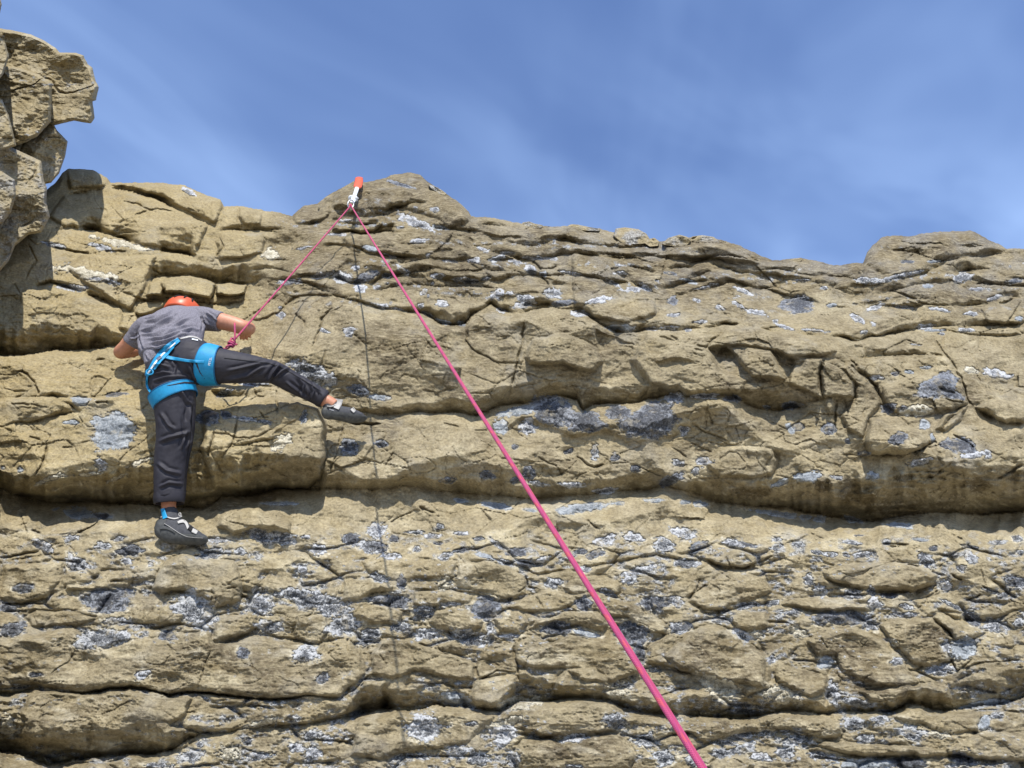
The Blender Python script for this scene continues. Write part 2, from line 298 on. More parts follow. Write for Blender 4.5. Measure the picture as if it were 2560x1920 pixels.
    ('H', [(850, 1290), (960, 1310), (1120, 1330), (1240, 1310), (1330, 1280), (1480, 1290)], [(850, 10), (1000, 30), (1150, 26), (1480, 10)], 0.06, 0.04, 16),
    ('G', [(1180, 796), (1240, 790), (1340, 750), (1460, 742), (1600, 760), (1740, 800)], [(1180, 20), (1240, 30), (1460, 14), (1740, 12)], 0.05, 0.04, 14),
    ('G', [(770, 690), (880, 710), (1010, 690), (1040, 660)], [(770, 8), (900, 26), (1040, 10)], 0.05, 0.03, 12),
    ('G', [(860, 530), (960, 516), (1060, 512), (1140, 540), (1180, 600)], [(860, 30), (1000, 40), (1180, 10)], 0.06, 0.04, 16),
    ('G', [(60, 570), (160, 568), (300, 540), (420, 490)], [(60, 8), (200, 16), (420, 8)], 0.04, 0.03, 14),
    ('G', [(380, 620), (200, 612), (0, 622)][::-1], [(0, 10), (380, 8)], 0.04, 0.03, 14),
    ('G', [(0, 335), (120, 320), (260, 300), (360, 300)], [(0, 14), (360, 8)], 0.03, 0.025, 14),
]
# blocks: (view, outline, offset towards the viewer, bevel px, tilt x, tilt y)
BLOCKS = [
    ('A', [(640, 800), (800, 740), (1000, 690), (1190, 705), (1330, 748), (1362, 860), (1355, 1060), (1330, 1180), (1240, 1230), (1000, 1250), (700, 1240), (620, 1000)], 0.09, 12, 0, 0),
    ('A', [(660, 640), (760, 610), (1060, 640), (1190, 700), (1330, 745), (1362, 860), (1355, 1060), (1330, 1180), (1240, 1230), (900, 1260), (560, 1300), (300, 1320), (-200, 1290), (-700, 1250), (-700, 700), (0, 690), (300, 640)], 0.10, 14, 0, 0),
    ('B', [(735, 1300), (790, 1275), (870, 1268), (940, 1280), (1000, 1310), (990, 1360), (970, 1378), (880, 1360), (760, 1350)], 0.20, 7, 0, 0),
    ('B', [(1000, 1310), (1070, 1298), (1140, 1305), (1130, 1350), (1060, 1362), (1000, 1358)], 0.17, 6, 0, 0),
    ('B', [(690, 1300), (745, 1295), (760, 1320), (740, 1365), (670, 1362)], 0.15, 6, 0, 0),
    ('B', [(620, 1440), (640, 1400), (760, 1385), (770, 1400), (700, 1450), (640, 1462)], 0.07, 8, 0, 0),
    ('B', [(470, 895), (560, 880), (700, 915), (850, 985), (955, 1040), (905, 1175), (800, 1160), (620, 1110), (470, 1060), (300, 1040), (220, 1000), (300, 900)], 0.05, 10, 0, 0),
    ('B', [(490, 850), (620, 845), (860, 855), (900, 890), (1020, 915), (1020, 960), (985, 1030), (890, 990), (760, 920), (620, 870)], 0.06, 8, 0, 0),
    ('B', [(1000, 1110), (1030, 1070), (1200, 1080), (1225, 1110), (1210, 1160), (1100, 1190), (1005, 1200)], 0.05, 8, 0, 0),
    ('B', [(1105, 955), (1150, 950), (1215, 985), (1200, 1040), (1120, 1035), (1095, 1000)], 0.05, 8, 0, 0),
    ('B', [(560, 1182), (720, 1178), (660, 1330), (600, 1432), (540, 1400), (460, 1340), (380, 1300), (300, 1230), (400, 1180)], 0.05, 9, 0, 0),
    ('B', [(560, 1440), (630, 1440), (640, 1500), (610, 1530), (550, 1510)], 0.05, 9, 0, 0),
    ('B', [(310, 785), (360, 772), (470, 795), (510, 832), (480, 860), (400, 872), (320, 880)], 0.05, 10, 0, 0),
    ('C', [(650, 250), (730, 180), (860, 130), (1050, 120), (1160, 85), (1240, 100), (1330, 170), (1500, 260), (1590, 370), (1560, 440), (1470, 470), (1350, 400), (1100, 330), (980, 380), (860, 380), (700, 370), (630, 330)], 0.06, 22, 0, 0),
    ('C', [(375, 400), (420, 320), (540, 300), (620, 310), (610, 390), (480, 440), (390, 435)], 0.06, 10, 0, 0),
    ('C', [(640, 430), (760, 400), (960, 390), (980, 450), (940, 500), (640, 490)], 0.05, 8, 0, 0),
    ('C', [(860, 320), (1000, 340), (1180, 280), (1200, 210), (1150, 180), (1000, 190), (880, 240)], 0.04, 12, 0, 0),
    ('C', [(700, 530), (790, 505), (860, 560), (840, 650), (760, 640)], 0.05, 12, 0, 0),
    ('D', [(1515, 250), (1560, 190), (1620, 155), (1700, 160), (1880, 140), (2010, 140), (2080, 180), (2120, 220), (1900, 250), (1800, 300), (1680, 330), (1560, 310), (1510, 280)], 0.07, 22, 0, 0),
    ('D', [(620, 195), (780, 190), (880, 190), (1000, 240), (1060, 280), (900, 262), (760, 250), (640, 240)], 0.06, 10, 0, 0),
    ('D', [(230, 235), (330, 250), (440, 330), (520, 380), (600, 440), (600, 500), (480, 530), (330, 520), (240, 470), (230, 400)], 0.05, 10, 0, 0),
    ('D', [(2020, 480), (2212, 430), (2260, 500), (2200, 540), (2060, 540)], 0.06, 12, 0, 0),
    ('D', [(820, 655), (900, 640), (960, 690), (1000, 750), (960, 785), (880, 740)], -0.15, 12, 0, 0),
    ('D', [(1100, 660), (1180, 690), (1260, 700), (1240, 770), (1170, 790), (1130, 740)], -0.14, 16, 0, 0),
    ('D', [(1330, 690), (1400, 700), (1480, 780), (1460, 870), (1300, 870), (1310, 780)], 0.05, 12, 0, 0),
    ('D', [(30, 690), (60, 610), (200, 580), (330, 650), (360, 710), (320, 760), (180, 720), (40, 720)], 0.10, 10, 0, 0),
    ('D', [(390, 595), (420, 600), (520, 640), (420, 640), (330, 690), (330, 560)], -0.06, 8, 0, 0),
    ('D', [(580, 700), (700, 690), (790, 720), (700, 760), (620, 740)], -0.06, 12, 0, 0),
    ('F', [(1080, 420), (1280, 410), (1370, 470), (1500, 560), (1520, 620), (1360, 690), (1200, 690), (1090, 690), (1060, 600)], 0.08, 14, 0, 0),
    ('F', [(1560, 500), (1640, 400), (1800, 330), (1760, 440), (1640, 520)], 0.06, 10, 0, 0),
    ('F', [(1840, 350), (1960, 290), (2212, 280), (2300, 400), (2212, 460), (2080, 462), (1950, 420)], 0.08, 14, 0, 0),
    ('F', [(1180, 200), (1400, 90), (1640, 110), (1760, 180), (1800, 310), (1700, 380), (1400, 400), (1260, 390), (1200, 320)], 0.06, 18, 0, 0),
    ('F', [(0, 640), (160, 620), (380, 650), (420, 720), (380, 840), (0, 860), (-100, 760)], 0.05, 10, 0, 0),
    ('F', [(390, 660), (560, 700), (540, 800), (480, 850), (400, 830)], -0.03, 8, 0, 0),
    ('F', [(740, 0), (880, 60), (1000, 180), (960, 300), (860, 300), (800, 420), (740, 260), (720, 130)], 0.05, 14, 0, 0),
    ('F', [(1000, 690), (1160, 700), (1170, 820), (1070, 820), (950, 740)], -0.05, 8, 0, 0),
    ('E', [(440, 620), (560, 520), (700, 560), (900, 660), (1130, 600), (1300, 700), (1660, 640), (1600, 740), (1380, 860), (1080, 860), (800, 800), (520, 720)], -0.06, 14, 0, 0),
    ('D', [(560, 590), (820, 655), (880, 740), (1000, 790), (960, 860), (700, 860), (560, 800), (480, 700)], 0.06, 16, 0, 0),
    ('D', [(960, 690), (1000, 650), (1100, 660), (1130, 740), (1170, 790), (1010, 780)], 0.08, 9, 0, 0),
    ('D', [(1200, 700), (1335, 688), (1312, 790), (1325, 872), (1180, 810)], 0.07, 10, 0, 0),
    ('D', [(700, 640), (800, 665), (850, 610), (900, 560), (1000, 560), (1330, 600), (1400, 660), (1330, 686), (1180, 690), (1100, 655), (990, 645), (900, 640), (820, 650)], 0.05, 9, 0, 0),
    ('F', [(880, 60), (960, 20), (1080, 140), (1180, 300), (1080, 420), (1060, 560), (960, 520), (880, 420), (960, 300), (1000, 180)], 0.05, 10, 0, 0),
    # stones of the lower beds
    ('H', [(380, 680), (420, 612), (520, 590), (640, 620), (682, 670), (670, 712), (560, 732), (440, 712)], 0.050, 14, 0, 0),
    ('H', [(740, 660), (800, 622), (900, 630), (932, 680), (890, 735), (780, 725)], 0.04, 12, 0, 0),
    ('H', [(920, 722), (1000, 660), (1150, 618), (1300, 618), (1385, 682), (1350, 724), (1200, 690), (1080, 672), (990, 700)], 0.045, 12, 0, 0),
    ('H', [(1120, 492), (1180, 422), (1350, 410), (1450, 470), (1420, 522), (1320, 500), (1200, 520)], 0.03, 12, 0, 0),
    ('H', [(1570, 890), (1600, 800), (1750, 732), (1900, 700), (2060, 722), (2150, 790), (2240, 860), (2240, 1040), (2000, 1010), (1800, 950), (1650, 922)], 0.05, 16, 0, 0),
    ('H', [(858, 900), (860, 790), (960, 752), (1060, 792), (1160, 742), (1250, 770), (1380, 790), (1480, 870), (1560, 950), (1400, 1000), (1250, 1010), (1120, 930), (980, 930)], 0.05, 12, 0, 0),
    ('H', [(130, 772), (280, 760), (330, 800), (600, 880), (640, 905), (630, 1000), (500, 985), (300, 945), (180, 990), (70, 965), (60, 860)], 0.05, 12, 0, 0),
    ('H', [(640, 860), (850, 792), (858, 950), (700, 985), (650, 985)], 0.03, 10, 0, 0),
    ('H', [(650, 1000), (760, 980), (860, 970), (850, 1060), (780, 1170), (640, 1160), (610, 1080)], 0.05, 12, 0, 0),
    ('H', [(1130, 930), (1300, 930), (1380, 1000), (1340, 1050), (1200, 1100), (1060, 1080), (1080, 1000)], 0.05, 14, 0, 0),
    ('H', [(870, 1260), (900, 1160), (1050, 1104), (1250, 1100), (1450, 1150), (1480, 1210), (1380, 1290), (1250, 1290), (1000, 1310)], 0.04, 14, 0, 0),
    ('H', [(-60, 1420), (-20, 1200), (150, 1160), (380, 1130), (520, 1150), (760, 1200), (680, 1260), (600, 1340), (420, 1380), (240, 1400), (100, 1440)], 0.04, 16, 0, 0),
    ('H', [(830, 1420), (900, 1330), (1100, 1320), (1400, 1290), (1480, 1320), (1520, 1420), (1500, 1500), (900, 1500)], 0.04, 14, 0, 0),
    ('H', [(290, 580), (300, 500), (460, 490), (620, 530), (600, 570), (450, 570), (330, 590)], 0.03, 9, 0, 0),
    ('H', [(810, 600), (900, 540), (1040, 500), (1180, 520), (1200, 560), (1150, 600), (1000, 620), (900, 620)], 0.03, 10, 0, 0),
    ('H', [(1310, 560), (1340, 530), (1440, 560), (1600, 620), (1700, 700), (1690, 745), (1600, 740), (1500, 660), (1380, 640), (1330, 600)], 0.04, 10, 0, 0),
    ('H', [(2040, 650), (2120, 610), (2240, 620), (2260, 700), (2140, 720), (2060, 690)], 0.04, 10, 0, 0),
    ('H', [(530, 420), (540, 360), (700, 340), (820, 360), (920, 420), (920, 520), (800, 540), (640, 500), (540, 480)], 0.03, 14, 0, 0),
    ('H', [(0, 330), (140, 310), (400, 340), (530, 340), (510, 430), (300, 430), (240, 470), (60, 400)], 0.03, 12, 0, 0),
    ('I', [(60, 640), (130, 540), (300, 430), (520, 480), (560, 570), (450, 620), (330, 640), (180, 700)], 0.03, 12, 0, 0),
    ('I', [(880, 440), (1000, 400), (1300, 380), (1500, 400), (1600, 470), (1560, 530), (1440, 570), (1250, 560), (1100, 550), (960, 520)], 0.035, 14, 0, 0),
    ('I', [(620, 660), (700, 610), (850, 590), (1000, 620), (1160, 640), (1170, 680), (950, 680), (760, 672)], 0.04, 10, 0, 0),
    ('I', [(1240, 770), (1300, 730), (1520, 730), (1560, 720), (1700, 860), (1620, 900), (1680, 1000), (1560, 1040), (1430, 1010), (1300, 870)], 0.05, 14, 0, 0),
    ('I', [(1560, 720), (1620, 690), (1740, 710), (1780, 770), (1900, 820), (1800, 860), (1700, 860)], 0.045, 12, 0, 0),
    ('I', [(0, 880), (60, 800), (200, 770), (330, 830), (450, 900), (560, 1000), (560, 1160), (420, 1220), (200, 1100), (0, 1060), (-100, 960)], 0.05, 16, 0, 0),
    ('I', [(580, 1080), (600, 1010), (800, 1060), (910, 1090), (900, 1190), (820, 1230), (700, 1170), (610, 1130)], 0.04, 12, 0, 0),
    ('I', [(780, 860), (900, 780), (1100, 790), (1250, 860), (1360, 960), (1400, 1040), (1480, 1120), (1400, 1170), (1200, 1150), (1000, 1060), (960, 960), (840, 960)], 0.05, 16, 0, 0),
    ('I', [(1100, 1180), (1300, 1170), (1500, 1130), (1660, 1150), (1700, 1230), (1560, 1270), (1400, 1240), (1340, 1290), (1180, 1240)], 0.06, 14, 0, 0),
    ('I', [(20, 1420), (200, 1360), (620, 1310), (860, 1330), (1000, 1380), (1020, 1450), (920, 1480), (720, 1430), (400, 1430), (150, 1510)], 0.04, 14, 0, 0),
    ('I', [(1300, 1340), (1420, 1290), (1700, 1310), (1850, 1320), (1860, 1430), (1700, 1450), (1500, 1400)], 0.04, 14, 0, 0),
    ('I', [(780, 1540), (900, 1490), (1200, 1510), (1640, 1540), (1660, 1580), (1480, 1605), (1200, 1590), (1000, 1590)], 0.04, 12, 0, 0),
    ('I', [(1640, 1560), (1720, 1500), (1880, 1440), (2129, 1440), (2300, 1520), (2129, 1620), (1900, 1610), (1740, 1590)], 0.04, 12, 0, 0),
    ('I', [(180, 1640), (240, 1590), (420, 1580), (480, 1640), (400, 1700), (200, 1700)], 0.04, 12, 0, 0),
    ('G', [(120, 1180), (170, 1070), (300, 1050), (520, 1074), (720, 1050), (900, 1090), (1060, 1090), (1040, 1180), (940, 1240), (1130, 1290), (1000, 1370), (860, 1400), (500, 1400), (240, 1360), (100, 1300), (140, 1220)], 0.05, 12, 0, 0),
    ('G', [(-200, 980), (-200, 740), (60, 760), (400, 700), (560, 830), (740, 770), (1000, 740), (1180, 720), (1190, 800), (1400, 740), (1600, 780), (1760, 800), (1900, 760), (2000, 840), (2030, 960), (1870, 1095), (1480, 1098), (1030, 1055), (930, 1075), (720, 1030), (500, 1055), (270, 1034), (0, 1000)], 0.04, 20, 0, 0),
    ('G', [(840, 500), (900, 340), (1000, 290), (1120, 320), (1300, 340), (1340, 460), (1330, 560), (1170, 600), (1120, 530), (1000, 510), (900, 530)], 0.05, 16, 0, 0),
    ('G', [(1200, 150), (1240, 60), (1310, 30), (1420, 40), (1540, 60), (1620, 120), (1600, 180), (1420, 160), (1290, 190)], 0.08, 14, 0, 0),
    ('G', [(1890, 560), (1900, 440), (2060, 440), (2180, 480), (2150, 520), (1980, 550)], 0.035, 10, 0, 0),
    ('G', [(1960, 640), (2000, 580), (2120, 570), (2230, 620), (2210, 690), (2060, 680)], 0.03, 10, 0, 0),
    ('G', [(1620, 760), (1650, 650), (1800, 630), (1820, 720), (1760, 800)], 0.03, 10, 0, 0),
    ('G', [(1180, 780), (1200, 640), (1400, 620), (1420, 700), (1360, 740), (1260, 760)], 0.03, 10, 0, 0),
    ('G', [(880, 680), (900, 590), (980, 570), (1030, 640), (980, 690)], 0.025, 10, 0, 0),
    ('G', [(140, 650), (200, 612), (420, 620), (540, 650), (420, 690), (180, 700)], 0.03, 10, 0, 0),
    ('G', [(360, 500), (380, 470), (520, 480), (560, 400), (700, 390), (760, 420), (700, 480), (520, 500)], 0.03, 10, 0, 0),
    ('G', [(0, 540), (10, 360), (340, 340), (360, 420), (260, 530), (120, 570)], 0.02, 14, 0, 0),
]
# open joints: (view, points, width px, depth m)
CRACKS = [
    ('G', [(270, 1040), (380, 1058), (500, 1064), (620, 1048), (720, 1034), (800, 1042), (930, 1082), (1030, 1060), (1150, 1064), (1280, 1086), (1480, 1106), (1600, 1096), (1720, 1080), (1870, 1100)], 3.4, .07),
    ('C', [(1975, 1060), (1960, 1250), (1930, 1390), (1890, 1520), (1860, 1640)], 3.2, .03), ('C', [(1575, 1150), (1570, 1260), (1600, 1300), (1720, 1370), (1820, 1450)], 2.6, .025),
    ('C', [(810, 930), (815, 1010)], 4, .03), ('C', [(640, 1010), (560, 1090), (545, 1180), (500, 1310)], 3.5, .03), ('C', [(370, 1040), (430, 1110), (440, 1170)], 2.5, .02),
    ('C', [(1440, 1180), (1430, 1340)], 1.6, .012), ('C', [(1600, 840), (1590, 1000)], 1.8, .015), ('C', [(980, 310), (985, 430), (950, 500)], 2.4, .02), ('C', [(1075, 650), (1150, 665)], 3, .03),
    ('C', [(1885, 560), (1890, 600)], 2.5, .02), ('C', [(2080, 800), (2140, 860)], 3, .03), ('C', [(2000, 700), (2080, 770)], 4, .04),
    ('D', [(800, 665), (850, 610), (900, 560)], 2.2, .02), ('D', [(1820, 600), (1900, 720), (1930, 800)], 2.6, .025), ('D', [(1440, 690), (1520, 800), (1580, 870)], 3.2, .03), ('D', [(1610, 395), (1720, 430), (1800, 460), (1900, 460)], 2.6, .03),
    ('D', [(880, 545), (960, 545)], 3.2, .04), ('D', [(1090, 560), (1150, 560)], 3, .03), ('D', [(1380, 595), (1480, 616), (1640, 580)], 2.6, .03), ('D', [(1320, 690), (1310, 790), (1330, 870)], 2.6, .02), ('D', [(660, 590), (700, 620)], 2, .015),
    ('F', [(945, 30), (1000, 90), (1080, 140), (1130, 200), (1200, 300)], 4.5, .045), ('F', [(730, 60), (720, 160), (760, 230), (700, 280), (600, 300)], 2.6, .02), ('F', [(860, 290), (840, 400), (850, 560)], 3, .03), ('F', [(1660, 30), (1750, 130), (1800, 300), (1850, 370)], 2.6, .02),
    ('F', [(1580, 190), (1640, 230), (1720, 250)], 3, .03), ('F', [(1640, 280), (1700, 300), (1780, 300)], 3, .03), ('F', [(1700, 540), (1800, 600), (1860, 650)], 3, .03), ('F', [(860, 690), (1000, 700), (1160, 690)], 2.6, .02), ('F', [(430, 340), (410, 440)], 1.6, .01),
    ('F', [(1470, 900), (1700, 740)], 2, .015), ('F', [(330, 1070), (400, 1000)], 2.5, .02), ('F', [(2000, 870), (2212, 750)], 3.4, .03), ('F', [(1180, 1340), (1390, 1340)], 2.6, .035), ('F', [(0, 1490), (180, 1510), (300, 1470), (400, 1420)], 2.6, .03),
    ('E', [(670, 810), (800, 870), (860, 950)], 2, .02), ('E', [(940, 800), (1070, 880), (1130, 850)], 3, .03), ('E', [(1380, 870), (1550, 950)], 1.8, .02), ('E', [(1750, 570), (1850, 640), (2000, 700)], 2, .02), ('E', [(20, 580), (140, 600)], 2.4, .025), ('E', [(1020, 1240), (1110, 1300)], 3, .03),
    ('E', [(1600, 740), (1720, 820)], 1.8, .018), ('E', [(290, 1170), (360, 1270)], 4, .02), ('E', [(1840, 460), (1850, 600)], 1.2, .01), ('E', [(170, 670), (60, 760)], 1.2, .01), ('E', [(380, 560), (380, 640), (450, 700)], 1.6, .015), ('E', [(500, 330), (700, 300)], 1.6, .012),
    ('A', [(1060, 650), (1075, 740), (1060, 800)], 2.4, .03), ('A', [(700, 880), (680, 970), (660, 1060)], 2.4, .025), ('A', [(845, 800), (820, 930), (780, 1010), (740, 1080)], 2.4, .025), ('A', [(640, 900), (800, 920), (960, 930), (1080, 870)], 1.8, .018), ('A', [(760, 700), (750, 830)], 1.8, .018),
    ('A', [(1500, 850), (1600, 842), (1700, 850)], 3.4, .05), ('A', [(1480, 840), (1440, 960), (1400, 1100), (1380, 1170)], 2.2, .02), ('A', [(960, 780), (1000, 830)], 1.8, .02), ('A', [(1200, 920), (1230, 960)], 1.6, .012),
    ('B', [(600, 1000), (720, 960), (800, 980), (800, 1010)], 2.6, .03), ('B', [(560, 925), (640, 940), (730, 980)], 3, .03), ('B', [(1010, 1080), (1030, 1130), (990, 1190)], 2, .02), ('B', [(230, 1140), (400, 1170), (430, 1180)], 3.2, .04), ('B', [(1100, 950), (1090, 1030)], 2, .02),
    ('B', [(980, 910), (960, 1000)], 1.8, .015), ('B', [(640, 1220), (560, 1250), (500, 1300), (560, 1340)], 1.8, .015), ('B', [(60, 1300), (90, 1360), (120, 1330)], 2, .02), ('B', [(130, 1110), (160, 1200), (100, 1300)], 2, .018), ('B', [(860, 960), (900, 980)], 2, .02), ('B', [(620, 1390), (720, 1380)], 2.4, .03),
    ('J', [(100, 240), (190, 260), (270, 320), (290, 390), (285, 440)], 3, .035), ('J', [(10, 450), (90, 480), (280, 500), (400, 520)], 2, .018), ('J', [(720, 160), (800, 145)], 2.6, .03), ('J', [(820, 225), (880, 230)], 2.4, .025), ('J', [(830, 290), (760, 370), (640, 500)], 2.2, .02), ('J', [(660, 240), (700, 220)], 1.6, .015),
    ('J', [(710, 470), (840, 460)], 3, .03), ('J', [(0, 220), (30, 130)], 1.8, .015), ('J', [(560, 1470), (680, 1410), (745, 1355)], 2.4, .03), ('J', [(210, 720), (310, 750)], 1.8, .02), ('J', [(480, 800), (550, 800)], 2, .02), ('J', [(560, 670), (600, 620)], 1.6, .014), ('J', [(360, 760), (355, 850), (300, 980), (240, 1040)], 3, .03),
    ('J', [(230, 1440), (310, 1450)], 2.4, .03), ('J', [(100, 1420), (220, 1380)], 1.4, .014), ('J', [(160, 1330), (190, 1310)], 2, .02), ('J', [(920, 370), (860, 420)], 1.6, .014),
    ('G', [(1175, 810), (1130, 900), (1080, 1050)], 1.8, .018), ('G', [(420, 820), (380, 900), (280, 960)], 1.8, .018), ('G', [(1870, 1100), (1960, 1060), (2030, 970)], 2, .02), ('G', [(1180, 470), (1160, 560)], 1.6, .014), ('G', [(1380, 870), (1400, 940)], 2, .018), ('G', [(550, 1190), (640, 1160), (740, 1100)], 1.8, .018), ('G', [(1320, 540), (1380, 545)], 3, .03),
    ('G', [(1250, 490), (1310, 485)], 2, .02), ('G', [(1820, 280), (1830, 390)], 1.2, .01), ('G', [(540, 120), (480, 160), (420, 180)], 1.8, .02), ('G', [(620, 460), (680, 450)], 2.6, .03), ('G', [(720, 470), (740, 400)], 1.6, .015), ('G', [(2030, 760), (2040, 900)], 1.6, .015), ('G', [(1915, 760), (1920, 850)], 1.6, .015), ('G', [(1100, 1180), (1030, 1170)], 1.8, .018),
    ('H', [(530, 350), (540, 420), (490, 440), (420, 470)], 1.8, .018), ('H', [(920, 420), (930, 480), (990, 490)], 2.4, .025), ('H', [(1880, 420), (1860, 490), (1830, 560)], 1.8, .018), ('H', [(960, 530), (1010, 600)], 3, .015), ('H', [(2020, 300), (2050, 370)], 2, .02), ('H', [(650, 1010), (760, 950), (850, 950)], 2.4, .025), ('H', [(0, 1040), (60, 970), (120, 960)], 2, .02),
    ('H', [(640, 910), (660, 990)], 2, .02), ('H', [(860, 880), (870, 1000)], 2.2, .022), ('H', [(1530, 560), (1590, 640)], 2, .02), ('H', [(680, 50), (730, 130)], 3, .015), ('H', [(150, 130), (250, 80), (310, 50)], 1.6, .02), ('H', [(320, 30), (420, 75)], 2.6, .03), ('H', [(880, 510), (920, 480)], 1.8, .018), ('H', [(400, 780), (480, 860), (600, 850)], 2, .02), ('H', [(1020, 700), (1060, 640)], 1.4, .012),
    ('I', [(160, 500), (110, 560), (60, 640)], 1.8, .018), ('I', [(1560, 740), (1640, 800), (1700, 860)], 2.4, .025), ('I', [(1740, 1060), (1860, 1010), (2000, 1000), (2129, 990)], 2.2, .022), ('I', [(580, 1060), (600, 1140)], 2, .02), ('I', [(1690, 460), (1760, 500)], 2.6, .03), ('I', [(960, 1060), (1020, 1120)], 1.6, .014), ('I', [(1400, 400), (1480, 410)], 2.4, .03), ('I', [(1760, 620), (1860, 580)], 2.6, .03),
    ('I', [(1860, 540), (1960, 580)], 2.2, .025), ('I', [(1520, 600), (1600, 560)], 1.6, .015), ('I', [(1090, 1140), (1200, 1160)], 2, .02), ('I', [(860, 840), (920, 920)], 1.6, .014), ('I', [(200, 1560), (420, 1640)], 1.6, .014),
]
